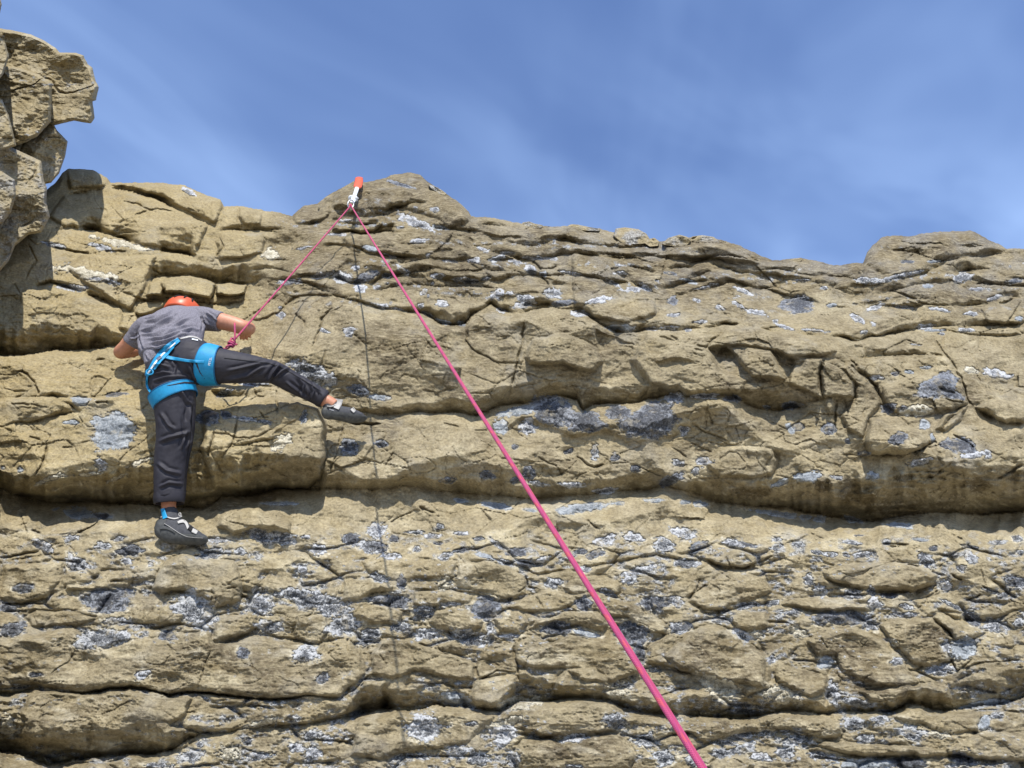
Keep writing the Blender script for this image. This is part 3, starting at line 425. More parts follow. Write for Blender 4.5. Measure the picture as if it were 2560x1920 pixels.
# nodules of chert and crystal set in the beds: per sheet "cx cy rx ry angle kind"; kinds: d dark, m mixed, w white, b blue grey, c cream
NODULES = {
 'G': "130 487 60 28 -5 d;40 595 50 30 5 d;600 555 140 72 -8 d;70 715 75 40 -20 d;580 765 165 55 -8 m;925 750 50 30 0 d;650 672 80 24 0 m;1080 610 128 92 30 m;1440 575 80 62 0 w;1700 545 160 58 10 m;1490 700 80 38 8 m;1900 690 100 58 -15 m;1345 845 38 35 0 d;1690 850 75 52 -10 m;790 965 48 27 -20 w;1785 985 40 30 -30 d;195 968 38 15 0 d;420 350 70 45 32 m;240 255 70 30 30 w;390 210 45 20 0 w;570 255 50 22 5 m;720 280 80 30 -10 d;700 340 35 18 0 w;830 355 15 14 0 w;1180 295 100 28 -5 m;1330 285 35 20 0 m;1440 200 70 40 20 m;1570 212 78 36 10 m;1210 225 60 18 0 w;1940 215 50 35 0 d;2085 172 50 40 0 w;2050 262 90 38 10 m;2180 215 30 20 0 d;1760 272 50 35 0 w;1670 390 30 30 0 w;2100 430 60 25 20 m;2120 550 85 24 0 d;1850 605 100 46 0 m;2030 770 60 35 -30 m;1105 1350 25 20 0 m;1365 1335 28 22 0 d;1060 1415 70 38 -10 m;1270 1400 60 40 0 c;1430 1415 90 22 -5 w;1640 1370 50 28 0 w;1720 1300 50 27 -30 m;1810 1325 35 25 45 w;1730 1405 50 48 -45 w;870 1465 80 14 0 m;2170 1475 40 12 0 m;1450 1232 90 18 -15 c;40 1250 55 60 0 c;1550 20 110 12 0 b;420 80 60 25 5 b;560 88 60 18 0 d;860 590 0 0 0 w;660 215 40 14 -10 w;1690 205 30 12 0 w",
 'H': "100 165 55 40 0 w;90 262 68 34 10 d;170 312 60 18 0 w;310 180 50 12 0 m;400 200 50 15 0 w;560 185 45 13 0 w;655 215 30 12 0 m;430 240 30 10 0 d;310 270 26 17 0 m;440 150 24 18 0 m;470 310 45 20 -20 m;560 278 50 14 -8 d;690 310 60 14 18 b;800 345 50 16 10 m;750 240 45 15 40 m;870 290 60 26 0 d;920 352 60 26 0 d;1010 330 50 16 -20 m;1350 225 70 28 -20 w;1510 205 60 26 15 w;1680 250 62 48 0 m;1780 188 75 24 20 w;1870 262 60 30 -25 d;1800 352 80 28 0 m;1540 392 100 26 -15 w;1492 440 45 30 0 w;1220 285 40 17 0 d;1300 300 60 24 -20 d;1250 380 30 20 0 w;2060 240 50 22 20 m;2140 248 60 12 15 d;230 455 28 40 0 d;130 562 90 27 10 d;220 560 55 34 0 d;350 622 60 44 -30 m;500 575 60 13 0 w;705 600 88 70 10 d;1070 460 50 30 0 m;95 422 42 18 20 m;1040 635 45 14 -5 d;1090 708 88 40 -5 d;1250 738 80 20 12 b;1500 738 100 66 10 d;1545 850 34 60 -20 d;1240 575 46 40 0 d;1370 512 55 20 25 d;1640 568 92 38 -5 d;1750 560 42 30 20 w;1765 708 62 34 0 m;2000 662 60 18 0 m;2130 590 55 14 -20 m;2110 742 65 24 20 w;370 742 80 36 0 m;220 700 60 28 0 m;600 760 100 42 15 m;718 712 18 40 10 m;830 752 60 14 0 w;60 730 60 24 0 m;520 1100 92 40 5 b;890 1122 110 36 -10 c;355 1255 112 78 0 w;340 1420 45 22 0 m;270 1415 35 14 0 m;620 1237 45 13 0 m;800 1235 110 26 -15 c;790 1295 78 70 -40 w;1410 1225 66 48 10 m;1590 1330 75 42 10 m;1190 1315 84 24 -8 w;1680 1430 60 50 0 m;540 1390 80 38 0 m;660 1430 70 40 0 m;850 1430 40 50 0 m;2000 1065 70 56 0 c;2110 1305 50 15 0 w;2000 1400 60 28 0 m;2120 1165 80 24 0 d;1420 1062 60 46 0 c;2120 1380 60 24 0 m;1180 1480 60 20 0 m;2050 1345 50 14 10 m;470 455 50 34 -20 c;1250 1485 0 0 0 m",
 'I': "40 210 52 40 0 m;600 245 40 13 0 m;340 272 72 22 15 w;450 285 30 12 0 m;600 295 46 22 -10 m;730 275 40 20 0 m;930 335 45 20 0 m;850 325 42 14 10 m;1140 335 75 24 -5 m;1030 345 25 12 20 w;1060 262 62 16 10 m;1110 220 40 6 0 d;1280 262 28 18 0 m;1490 245 55 13 5 b;1520 370 60 40 30 m;1570 300 30 18 0 d;1800 360 45 35 30 m;1740 425 35 24 0 w;1800 292 60 11 10 d;1970 262 60 15 0 m;2090 240 45 18 0 m;2110 325 25 18 0 m;2080 505 75 36 5 d;1920 560 60 12 15 m;2000 590 50 16 -15 m;795 500 32 50 -10 m;870 560 45 38 20 m;1070 585 60 24 20 m;1185 565 30 30 0 m;1200 640 46 38 0 w;1290 592 62 18 0 d;1640 525 50 33 20 w;420 650 84 20 -5 m;570 640 60 17 -15 m;700 695 72 18 -5 m;1010 728 200 44 3 d;880 740 62 36 0 d;1175 785 52 28 20 m;1400 660 52 18 15 w;1400 712 92 18 0 w;1690 655 85 14 25 m;1810 735 65 36 35 d;1960 790 82 38 5 m;2100 760 42 28 -20 m;250 742 62 16 0 m;30 780 50 30 0 d;390 842 50 28 30 m;465 838 42 30 0 c;735 820 50 34 0 c;565 990 28 30 0 w;905 1005 56 44 0 b;1345 1000 46 24 -10 w;1320 882 44 18 35 c;1760 920 95 64 -20 b;1655 905 36 38 0 w;1610 1050 92 36 -5 w;230 1150 120 52 20 c;640 1212 110 56 10 c;950 1200 36 86 -15 m;1110 1255 120 24 10 m;370 1268 84 20 0 d;1900 1262 160 26 -7 b;400 1460 72 18 -8 w;540 1440 50 17 0 m;650 1430 30 8 0 w;730 1420 35 11 15 w;700 1490 90 38 -10 m;430 1520 42 30 -30 m;1080 1380 80 42 0 m;1240 1360 60 26 0 m;1430 1440 92 46 15 m;1600 1452 84 24 0 c;1150 1480 62 28 0 m;1885 1380 34 58 20 b;1960 1340 42 18 0 m;500 1590 72 28 10 w;650 1562 62 40 0 m;850 1582 62 26 0 m;70 1610 40 30 0 m;330 1560 52 24 -20 m;1150 1632 200 36 0 b;1400 1625 140 34 5 d;1750 1602 84 40 20 d;940 1600 50 18 0 w;1280 1310 60 12 10 m",
 'E': "780 490 160 105 20 d;1000 570 140 76 0 d;1450 560 205 120 -10 d;545 492 155 36 -12 b;1620 400 62 40 0 w;1230 500 90 50 0 d;605 600 66 58 10 w;1685 622 40 34 0 m;1830 388 105 20 0 w;420 600 48 58 -20 b;1070 775 28 58 0 m;1650 852 52 28 0 m;1825 840 58 34 0 w;1765 905 26 32 30 w;325 932 56 30 15 d;615 918 46 50 -45 d;520 965 40 22 -30 d;680 992 80 16 10 w;920 1002 92 22 0 w;1150 1042 95 24 -8 w;1600 962 105 36 -22 d;1350 890 35 28 10 d;60 970 62 27 0 d;520 738 30 18 0 d;140 1110 60 16 5 b;390 1145 110 26 8 b;630 1176 52 15 5 b;990 1162 200 34 -8 b;1240 1130 42 13 0 b;1480 1110 72 16 0 b;1700 1122 42 15 0 b;1800 1132 52 24 0 b;890 770 40 18 -20 d;1210 810 30 30 0 d;1560 470 60 24 -30 d;2010 405 60 20 0 d",
 'F': "1140 128 54 21 0 w;1275 98 30 18 -10 d;1375 88 36 17 0 b;1500 55 42 13 0 b;1590 190 170 80 -20 d;1690 250 90 34 15 d;1225 352 62 40 -10 d;1335 350 42 18 0 m;2020 102 120 32 12 w;1830 70 52 25 0 c;1430 372 130 38 -5 c;1490 470 46 38 20 b;1300 570 76 46 -15 d;1740 620 135 62 12 d;1850 692 112 20 -5 w;1450 742 100 26 -15 w;510 500 26 50 -30 b;570 490 46 32 0 d;790 500 62 46 0 d;930 590 22 26 0 d;520 332 75 34 -10 d;340 342 30 15 0 b;120 280 42 26 20 d;640 850 115 40 -5 b;840 856 52 17 5 w;440 892 66 24 -25 b;1105 840 50 28 0 b;1050 680 52 20 0 d;1545 565 18 38 -10 b;730 1155 50 28 0 b;960 1160 70 24 15 b;1320 1205 110 22 5 b;420 1120 180 22 8 b;620 1145 50 22 0 b;1950 690 30 40 10 w",
 'C': "480 1470 165 78 20 m;820 1590 80 40 15 d;965 1640 85 24 5 b;755 1185 40 34 -20 w;580 1180 36 15 20 w;285 1075 34 26 0 w;277 1022 16 12 0 w;1020 852 11 9 0 w;950 880 26 15 -10 w;1330 857 12 15 0 w;1268 912 30 20 -45 w;1300 940 10 14 0 w;1400 992 46 26 0 w;1528 1130 32 17 10 b;990 1010 44 20 0 w;1085 1030 62 9 8 w;1250 1005 25 18 0 w;1300 1068 52 13 25 w;1405 1118 62 15 15 b;1210 428 155 32 22 w;1380 468 62 18 10 b;1110 465 30 11 0 w;1215 327 18 9 10 w;1350 342 34 22 0 m;740 420 52 12 0 w;660 515 72 11 0 w;1240 560 82 18 -5 w;1120 172 105 13 15 d;350 842 92 22 0 w;560 800 82 22 -12 w;705 812 72 38 10 m;875 810 105 34 -25 d;830 890 50 32 10 w;800 745 36 17 0 w;870 740 12 10 0 w;1020 800 46 18 0 m;1130 762 64 22 35 m;1370 802 52 18 0 w;1560 832 92 22 5 m;1700 820 40 14 -20 d;900 612 54 22 10 b;1300 655 19 15 0 w;1040 662 56 9 18 w;1450 700 52 10 5 w;1620 692 52 20 0 w;1780 680 64 22 -20 w;1900 700 62 14 10 w;2050 680 62 12 0 w;2155 682 42 13 0 w;2010 760 42 32 30 d;1685 622 44 16 20 w;1850 642 52 11 0 w;1780 930 52 36 -10 w;1860 920 32 13 0 w;1805 1040 36 20 20 w;1965 1000 92 26 -12 m;2150 920 52 38 -20 m;1945 955 44 28 20 m;430 610 60 10 -10 w;2090 785 26 18 0 w",
 'D': "70 255 72 9 0 w;45 300 26 18 20 w;105 325 15 14 0 b;225 322 52 9 10 w;440 322 30 11 0 w;430 286 18 6 0 w;405 362 42 8 30 w;500 392 56 13 -5 w;552 386 26 13 30 w;670 442 24 20 0 d;600 353 12 5 10 w;780 440 18 10 20 w;660 322 32 8 10 d;745 358 38 10 15 b;850 372 24 8 0 m;800 385 30 8 -10 w;985 402 52 10 22 w;960 462 32 10 28 w;1035 492 52 12 12 w;880 475 20 12 20 w;1220 460 74 40 0 d;1370 462 28 10 0 b;340 440 62 15 -10 w;150 412 40 20 0 m;30 432 32 17 0 w;190 452 62 14 -5 d;265 496 40 15 0 w;440 560 72 14 0 b;580 565 26 10 0 w;660 560 42 13 0 w;790 535 32 10 0 w;670 505 32 10 0 w;735 570 18 10 0 w;1120 530 13 8 0 w;1160 556 50 9 18 w;1290 572 62 7 6 w;1480 520 42 14 32 w;1510 580 20 9 -15 w;1780 556 40 15 0 w;1850 588 15 7 0 w;1955 570 42 9 0 w;1820 572 52 7 0 b;1640 342 100 13 -15 m;1525 352 60 15 0 m;1720 322 46 11 -15 m;1940 340 50 24 -10 m;2000 392 32 10 0 w;1840 480 52 9 8 w;1680 470 52 8 5 w;1560 470 42 13 -18 w;1980 500 32 11 0 w;2170 355 42 12 -10 d;2190 520 22 11 0 b;1330 386 20 8 0 w;1240 352 42 6 0 w;1700 270 34 8 0 d;1815 270 30 8 0 b;1550 545 14 10 40 w;1735 635 26 4 5 w;2080 430 40 10 -20 w;1790 378 30 10 0 b",
 'B': "400 1262 130 28 12 c;330 1326 80 16 5 w;560 1122 130 14 12 c;470 1290 90 14 10 w;1245 1172 36 26 0 c;870 884 34 10 30 w;470 1140 60 14 15 w;250 1130 60 12 15 m",
 'J': "610 460 82 38 0 b;905 405 62 11 0 d;850 690 170 150 -20 b;540 620 62 22 0 b;760 940 46 52 -40 w;390 1042 110 20 -20 c;680 1010 92 15 -5 c;880 1042 72 12 -25 c;1060 920 115 18 -20 c;20 965 20 14 0 b;150 980 25 24 0 b;600 1300 110 42 10 b;760 1325 80 24 5 b;420 1276 30 11 -20 b",
 'A': "660 815 78 46 0 d;770 800 40 25 10 d;1230 812 22 38 20 m;880 822 70 16 10 w;1000 842 50 14 10 m;1100 962 66 40 -42 c;1500 990 62 50 10 d;940 618 100 11 0 m;760 672 52 22 -15 m;1690 970 42 25 10 d;100 680 50 14 0 d",
}
# brown weathering crust, where it lies on the beds: centre, size, strength
WEATHER = [(1080, 880, 210, 110, .45), (1500, 850, 160, 60, .30), (1800, 640, 480, 110, .40), (1050, 640, 330, 90, .34), (1000, 500, 180, 60, .34), (2300, 590, 170, 50, .28), (2000, 940, 260, 70, .30), (2400, 760, 220, 70, .25),
           (2110, 1640, 120, 80, .55), (2330, 1600, 100, 60, .5), (2280, 1700, 160, 60, .4), (1800, 1650, 130, 90, .5), (1450, 1630, 150, 50, .5), (1240, 1640, 90, 60, .35), (540, 1650, 90, 70, .55), (700, 1680, 130, 70, .5), (420, 1450, 120, 50, .3), (120, 1640, 120, 50, .25),
           (650, 1760, 150, 50, .35), (150, 1790, 110, 40, .3), (2180, 1470, 130, 40, .35), (1900, 1490, 80, 40, .3), (620, 1300, 90, 40, .3), (1450, 1860, 160, 50, .45), (1900, 1840, 170, 40, .4), (1200, 1800, 150, 40, .3), (560, 1840, 120, 40, .3), (2450, 1000, 100, 60, .25), (760, 640, 120, 80, .25), (640, 1180, 120, 40, .3), (1020, 1440, 160, 40, .18)]
# ------------------------------------------------------------------ relief of the face
_r = np.meshgrid(np.arange(-900, 3500, 20.0), np.arange(340, 2700, 20.0))
def _interp2(u, v):
    gx, gy = np.array(BX) / VIEWS['W'][2], np.array(BY) / VIEWS['W'][2]
    u = np.clip(u, gx[0], gx[-1] - 1e-3); v = np.clip(v, gy[0], gy[-1] - 1e-3)
    i = np.clip(np.searchsorted(gx, u, 'right') - 1, 0, len(gx) - 2); j = np.clip(np.searchsorted(gy, v, 'right') - 1, 0, len(gy) - 2)
    a = (u - gx[i]) / (gx[i + 1] - gx[i]); b = (v - gy[j]) / (gy[j + 1] - gy[j])
    return (BASE[j, i] * (1 - a) + BASE[j, i + 1] * a) * (1 - b) + (BASE[j + 1, i] * (1 - a) + BASE[j + 1, i + 1] * a) * b
_base = _interp2(_r[0], _r[1])
for _k in range(2):
    _p = np.pad(_base, 1, mode='edge')
    _base = (_p[:-2, 1:-1] + _p[2:, 1:-1] + _p[1:-1, :-2] + _p[1:-1, 2:] + 2 * _p[1:-1, 1:-1]) / 6
def base_depth(u, v):
    fx = np.clip((u + 900) / 20.0, 0, _base.shape[1] - 1.001); fy = np.clip((v - 340) / 20.0, 0, _base.shape[0] - 1.001)
    i, j = fx.astype(int), fy.astype(int); a, b = fx - i, fy - j
    return (_base[j, i] * (1 - a) + _base[j, i + 1] * a) * (1 - b) + (_base[j + 1, i] * (1 - a) + _base[j + 1, i + 1] * a) * b

def parse_nodules():
    out = []
    for view, txt in NODULES.items():
        s = VIEWS[view][2]
        for t in txt.split(';'):
            f = t.split()
            rx, ry = float(f[2]) / s, float(f[3]) / s
            if rx < 2: continue
            c = S(view, [(float(f[0]), float(f[1]))])[0]
            out.append((c[0], c[1], rx, ry, math.radians(float(f[4])), f[5]))
    return out
NOD = parse_nodules()
BLK = [(S(v, p), off, bev / 1.0) for v, p, off, bev, _, _ in BLOCKS]

def nodule_q(u, v, nod):
    cx, cy, rx, ry, an, kd = nod
    a, b = u - cx, v - cy
    ca, sa = math.cos(an), math.sin(an)
    x_, y_ = (a * ca + b * sa) / rx, (-a * sa + b * ca) / ry
    q = np.hypot(x_, y_)
    sc = math.sqrt(rx * ry)
    rag = {'d': 0.42, 'm': 0.62, 'w': 0.66, 'b': 0.46, 'c': 0.95}[kd]
    k1 = max(12.0, 0.62 * sc)
    return q * (1 - 0.06 * np.cos(3 * np.arctan2(y_, x_) + cx)) + rag * (0.85 * fbm(u / (1.5 * k1) + cx, v / (0.8 * k1), 2, 211) + 0.65 * fbm(u / 9, v / 5.5, 3, 212)) + 0.05
def warp(u, v):
    wu = u + 9 * fbm(u / 90, v / 70, 2, 31) + 3.2 * fbm(u / 22, v / 20, 3, 37)
    wv = v + 7 * fbm(u / 80, v / 60, 2, 41) + 2.8 * fbm(u / 20, v / 18, 3, 47)
    return wu, wv

def relief(u, v, detail=True):
    """horizontal distance of the rock on bearings (u, v); masks: grey, cream, stain, yellow"""
    shp = u.shape
    u, v = u.ravel().astype(np.float32), v.ravel().astype(np.float32)
    D = base_depth(u, v)
    wu, wv = warp(u, v)
    ledgey = np.zeros_like(u)
    # --- ledges and overhangs
    for k, (view, pts, soff, R, Rb, reach) in enumerate(LEDGES):
        p = S(view, pts); s = VIEWS[view][2]
        hx = S(view, [(x, 0) for x, _ in soff])[:, 0]; hv = np.array([h for _, h in soff]) / s
        x0, x1 = p[0, 0], p[-1, 0]
        y0, y1 = p[:, 1].min() - hv.max() * 1.6 - 20, p[:, 1].max() + reach * 1.3 + 20
        m = np.nonzero((wu > x0) & (wu < x1) & (v > y0) & (v < y1))[0]
        if not len(m): continue
        a, b = wu[m], wv[m]
        vc = np.interp(a, p[:, 0], p[:, 1])
        h = np.interp(a, hx, hv) * (1 + 0.30 * pnoise(a / 70, a * 0 + k * 3.7, 53) + 0.18 * pnoise(a / 21, a * 0 + k * 1.7, 54))
        edge = min(34.0, 0.25 * (x1 - x0))
        win = sstep(0, edge, a - x0) * sstep(0, edge, x1 - a)
        if x0 < -100: win = sstep(0, edge, x1 - a)
        if x1 > 2600: win = sstep(0, edge, a - x0)
        win = win * (1 + 0.25 * pnoise(a / 120, a * 0 + k, 55))
        up = vc - b
        t = np.clip(1 - up / np.maximum(h, 3), 0, 1) * (up >= 0)
        reachv = reach * (0.7 + 0.6 * np.abs(pnoise(a / 50, a * 0 + k * 2.3, 56)))
        dn = np.clip(1 - (-up) / reachv, 0, 1) ** 1.6 * (up < 0)
        Re = np.minimum(R * 1.25, 0.0046 * np.maximum(h, 3) + 0.012)
        if R < 0.14: win = win * (1.5 if p[:, 1].mean() < 800 else 1.0) * (0.15 + 0.85 * sstep(-0.42, 0.05, pnoise(a / 85, a * 0 + k * 5.1, 57)))
        D[m] += win * (Re * (0.55 * t + 0.45 * t * t) + Rb * np.minimum(Re / R, 1.0) * dn)
        D[m] += win * Re * 0.42 * t * (1.15 - t) * fbm(u[m] / 46 + k, v[m] / 17, 3, 58)
        ledgey[m] = np.maximum(ledgey[m], win * t)
    # --- blocks
    inblk = np.zeros_like(u)
    for k, (poly, off, bev) in enumerate(BLK):
        lo, hi = poly.min(0) - 30, poly.max(0) + 30
        m = np.nonzero((u > lo[0]) & (u < hi[0]) & (v > lo[1]) & (v < hi[1]))[0]
        if not len(m): continue
        sd = poly_sd(wu[m], wv[m], poly)
        w = np.clip(sd / bev, 0, 1); w = 1 - (1 - w) ** 2
        if off < 0: w = w * np.clip(1 - (v[m] - lo[1] - 30) / (hi[1] - lo[1] - 60), 0.08, 1) ** 0.8
        D[m] -= off * w
        if off > 0: inblk[m] = np.maximum(inblk[m], np.clip(sd / 6 + 0.6, 0, 1))
        D[m] += 0.012 * np.exp(-((sd + 1.5) / 2.6) ** 2) * (0.5 + 0.8 * pnoise(u[m] / 40, v[m] / 40, 61)).clip(0, 1)
    # --- broken, bedded surface
    zone_up = sstep(790, 700, v) * (0.15 + 0.85 * sstep(590, 740, u))                                   # thin bedded top
    zone_lo = sstep(1290, 1400, v)                                 # nodular lower beds
    zone_le = sstep(760, 640, u) * (1 - zone_lo)                   # blocky left recess
    zone_mid = (1 - zone_up) * (1 - zone_lo)
    fu, fv = u + 0.35 * (wu - u), v + 0.35 * (wv - v)
    f1 = facets((fu * 0.93 + fv * 0.45) / 165, (fv * 0.93 - fu * 0.22) / 100, 5, 1.7, 0.55)
    f2 = facets((fu * 0.96 - fv * 0.40) / 68 + 7, (fv * 0.97 + fu * 0.12) / 38, 6, 1.7, 0.55)
    f3 = facets((fu + 0.3 * fv) / 26 + 3, fv / 15, 7, 1.7, 0.6)
    D += (0.20 * zone_mid + 0.15 * zone_up + 0.085 * zone_lo - 0.04 * zone_le) * f1
    D += (0.042 + 0.060 * zone_up + 0.010 * zone_lo) * f2 * (0.45 + 0.75 * sstep(-0.3, 0.3, pnoise(u / 210 + 2, v / 120, 70)))
    D += (0.018 + 0.022 * zone_up) * f3 * (0.4 + 0.9 * sstep(-0.2, 0.4, pnoise(u / 130, v / 90, 71)))
    rough = sstep(-0.28, 0.22, pnoise(u / 230 + 1.7, v / 120, 78) + 0.35 * pnoise(u / 60, v / 40, 79) + 0.22 * sstep(1040, 980, v) - 0.30 * sstep(1200, 1250, v) * sstep(1450, 1330, v))
    f4 = facets(wu / 15 + 3, wv / 6.6, 18, 1.7, 0.8)
    D += 0.0085 * rough * f4 + 0.0050 * rough * fbm(u / 11, v / 5.5, 2, 106)
    # thin bedding steps of the top
    sp = 38.0
    ph = (wv + 10 * pnoise(u / 210, v / 130, 73) - 0.05 * (u - 1200) * sstep(1200, 2000, u) * 0) / sp + 0.8 * pnoise(u / 160, v / 60, 74)
    saw = ph - np.floor(ph)
    gate = sstep(-0.15, 0.35, pnoise(u / 120, np.floor(ph) * 7.7, 75))
    D += zone_up * gate * 0.075 * (np.clip((saw - 0.45) / 0.55, 0, 1) ** 1.5 + 0.35 * np.clip(1 - saw / 0.2, 0, 1))
    # pillowy stones with crystal seams between them (lower beds)
    cid, cf1, ce, _, _ = cells(wu / 128 + 4.2, wv / 56 + 1.3, 8, 0.95)
    open_ = sstep(0.02, 0.45, pnoise(u / 150, v / 75, 81) + 0.12) * (1 - inblk)
    gap = np.exp(-(ce / 0.085) ** 2)
    D += zone_lo * (1 - inblk) * (0.034 * gap * (0.06 + 0.94 * open_) - 0.014 * np.clip(ce / 0.5, 0, 1) ** 0.6 * (0.3 + 0.7 * open_))
    seam = zone_lo * (1 - inblk) * sstep(0.02, 0.22, fbm(u / 80 + 2, v / 38, 3, 83) + 0.10 * open_)
    D += seam * (0.002 + 0.010 * fbm(u / 13, v / 8, 2, 84, 0.6, True) + 0.009 * f4)
    # --- joints
    for k, (view, pts, wpx, dep) in enumerate(CRACKS):
        p = S(view, pts)
        lo, hi = p.min(0) - 24, p.max(0) + 24
        m = np.nonzero((u > lo[0]) & (u < hi[0]) & (v > lo[1]) & (v < hi[1]))[0]
        if not len(m): continue
        d, t = seg_dist(wu[m], wv[m], p)
        tp = np.clip(np.minimum(t, 1 - t) * 6, 0.15, 1)
        ww = wpx * tp * (0.8 + 0.5 * pnoise(u[m] / 14, v[m] / 14, 62))
        D[m] += 1.25 * dep * tp * np.exp(-(d / np.maximum(ww, 0.8)) ** 2)
    # small random joints
    jn = np.abs(pnoise(wu / 120 + 40, wv / 55, 91)); jg = sstep(0.05, 0.4, pnoise(u / 170, v / 120, 92))
    D += 0.014 * np.exp(-(jn / 0.016) ** 2) * jg
    jn2 = np.abs(pnoise(wu / 60 + 80, wv / 85, 93)); jg2 = sstep(0.12, 0.45, pnoise(u / 140 + 9, v / 110, 94))
    D += 0.011 * np.exp(-(jn2 / 0.022) ** 2) * jg2
    # fracture plates: flat flakes of rock a few millimetres proud of each other, with open hairlines between them
    for (sx, sy, sd_, stp, hl, sk) in ((120, 62, 21, 0.013, 0.014, 0.35), (46, 27, 22, 0.0075, 0.009, -0.3)):
        pid, _, pe, _, _ = cells((fu + sk * fv) / sx + 3.3, fv / sy + 1.1, sd_, 1.0)
        pg = sstep(-0.10, 0.25, pnoise(u / 190 + sd_, v / 110, 96 + sd_)) * (1 - 0.6 * zone_lo)
        D += pg * (stp * 2 * (_val[pid & 4095, 5] - 0.5) + hl * np.exp(-(pe * sy / 2.0) ** 2) * (_val[(pid * 7) & 4095, 3] > 0.35))
    # --- roughness
    D += 0.010 * fbm(u / 120, v / 70, 3, 101) + 0.0060 * fbm(u / 26, v / 13, 3, 102) + 0.0022 * fbm(u / 7, v / 5, 2, 103)
    D -= 0.004 * fbm(u / 40, v / 9, 2, 104, ridged=True)
    # honeycomb weathering on the lower stones
    hz = zone_lo * sstep(0.05, 0.4, pnoise(u / 190 + 3, v / 110, 111)) * sstep(1480, 1560, v)
    _, h1, he, _, _ = cells(u / 13, v / 8, 12, 0.9)
    D += 0.0065 * hz * sstep(0.05, 0.5, he)
    # --- sockets of the nodules
    sock = np.zeros_like(u); rim = np.zeros_like(u)
    for nod in NOD:
        cx, cy, rx, ry = nod[:4]
        R_ = max(rx, ry) * 1.6 + 14
        m = np.nonzero((np.abs(u - cx) < R_) & (np.abs(v - cy) < R_))[0]
        if not len(m): continue
        q = nodule_q(u[m], v[m], nod)
        sc = math.sqrt(rx * ry)
        sock[m] = np.maximum(sock[m], sstep(1.10, 0.95, q))
        rim[m] = np.maximum(rim[m], np.exp(-((q - 1.1) / (0.12 + 2.0 / sc)) ** 2))
    D += 0.013 * sock
    # --- what the rock is made of, point by point
    grey = np.clip(sock * 0.9 + zone_lo * open_ * sstep(0.14, 0.05, ce) * sstep(-0.1, 0.25, fbm(u / 60, v / 30, 2, 121)), 0, 1)
    grey = np.maximum(grey, 0.9 * seam * sstep(-0.12, 0.15, fbm(u / 22, v / 12, 3, 127)))
    fl = fbm(u / 17, v / 9, 3, 122)
    band = sstep(0.1, 0.5, pnoise(u / 260, v / 26, 123)) * sstep(480, 520, v) * sstep(800, 740, v) * sstep(640, 760, u)
    grey = np.maximum(grey, band * sstep(0.16, 0.28, fl))
    grey = np.maximum(grey, zone_lo * sstep(0.0, 0.4, pnoise(u / 200, v / 60, 124)) * sstep(0.30, 0.42, fl))
    grey = np.maximum(grey, 0.26 * zone_up * sstep(1000, 1500, u) * sstep(-0.2, 0.3, fbm(u / 90, v / 50, 3, 128)))
    cream = np.clip(rim * (0.1 + 0.6 * sstep(0.0, 0.4, pnoise(u / 20, v / 20, 125))) * sstep(1050, 1350, v) + 0.8 * zone_lo * sstep(0.2, 0.5, fbm(u / 110, v / 45, 3, 126)) * 0.35, 0, 1)
    stain = np.clip(0.26 + 0.75 * fbm(u / 150, v / 80, 4, 131) + 0.70 * fbm(u / 40, v / 22, 4, 132, 0.65) + 0.46 * zone_up - 0.35 * sstep(1180, 1260, v) * sstep(1480, 1300, v) + 0.15 * sstep(1450, 1550, v) - 0.2 * zone_le, 0, 1)
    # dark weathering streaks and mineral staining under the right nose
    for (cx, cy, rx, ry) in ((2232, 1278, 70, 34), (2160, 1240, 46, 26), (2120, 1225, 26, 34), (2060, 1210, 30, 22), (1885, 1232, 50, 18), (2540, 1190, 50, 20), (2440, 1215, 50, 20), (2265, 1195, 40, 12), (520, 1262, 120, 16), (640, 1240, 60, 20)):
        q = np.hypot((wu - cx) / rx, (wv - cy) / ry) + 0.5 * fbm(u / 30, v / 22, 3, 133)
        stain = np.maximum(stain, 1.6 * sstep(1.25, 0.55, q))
    for (cx, cy, rx, ry, am) in WEATHER:
        q = np.hypot((wu - cx) / rx, (wv - cy) / ry) + 0.45 * fbm(u / 70, v / 45, 3, 134)
        stain = stain + am * sstep(1.2, 0.4, q) * (0.55 + 0.9 * sstep(-0.25, 0.25, fbm(u / 18, v / 10, 3, 136)))
    yellow = np.clip(0.10 + 0.75 * sstep(820, 520, u) * sstep(1330, 1150, v) + 0.55 * ledgey + 0.55 * fbm(u / 120, v / 80, 3, 141), 0, 1)
    stain = np.clip(stain + 0.30 * (rough - 0.45) * (1 - 0.5 * zone_lo), 0, 1.6)
    fresh = (1 - 0.7 * rough) * sstep(0.12, 0.5, fbm(u / 120 + 5, v / 60, 3, 151)) * (0.4 + 0.6 * sstep(820, 900, v))
    M = np.stack([grey, cream, np.clip(stain, 0, 1.5) * 0.72, yellow], -1)
    return D.reshape(shp), M.reshape(shp + (4,)), sock.reshape(shp), fresh.reshape(shp), cid.reshape(shp)

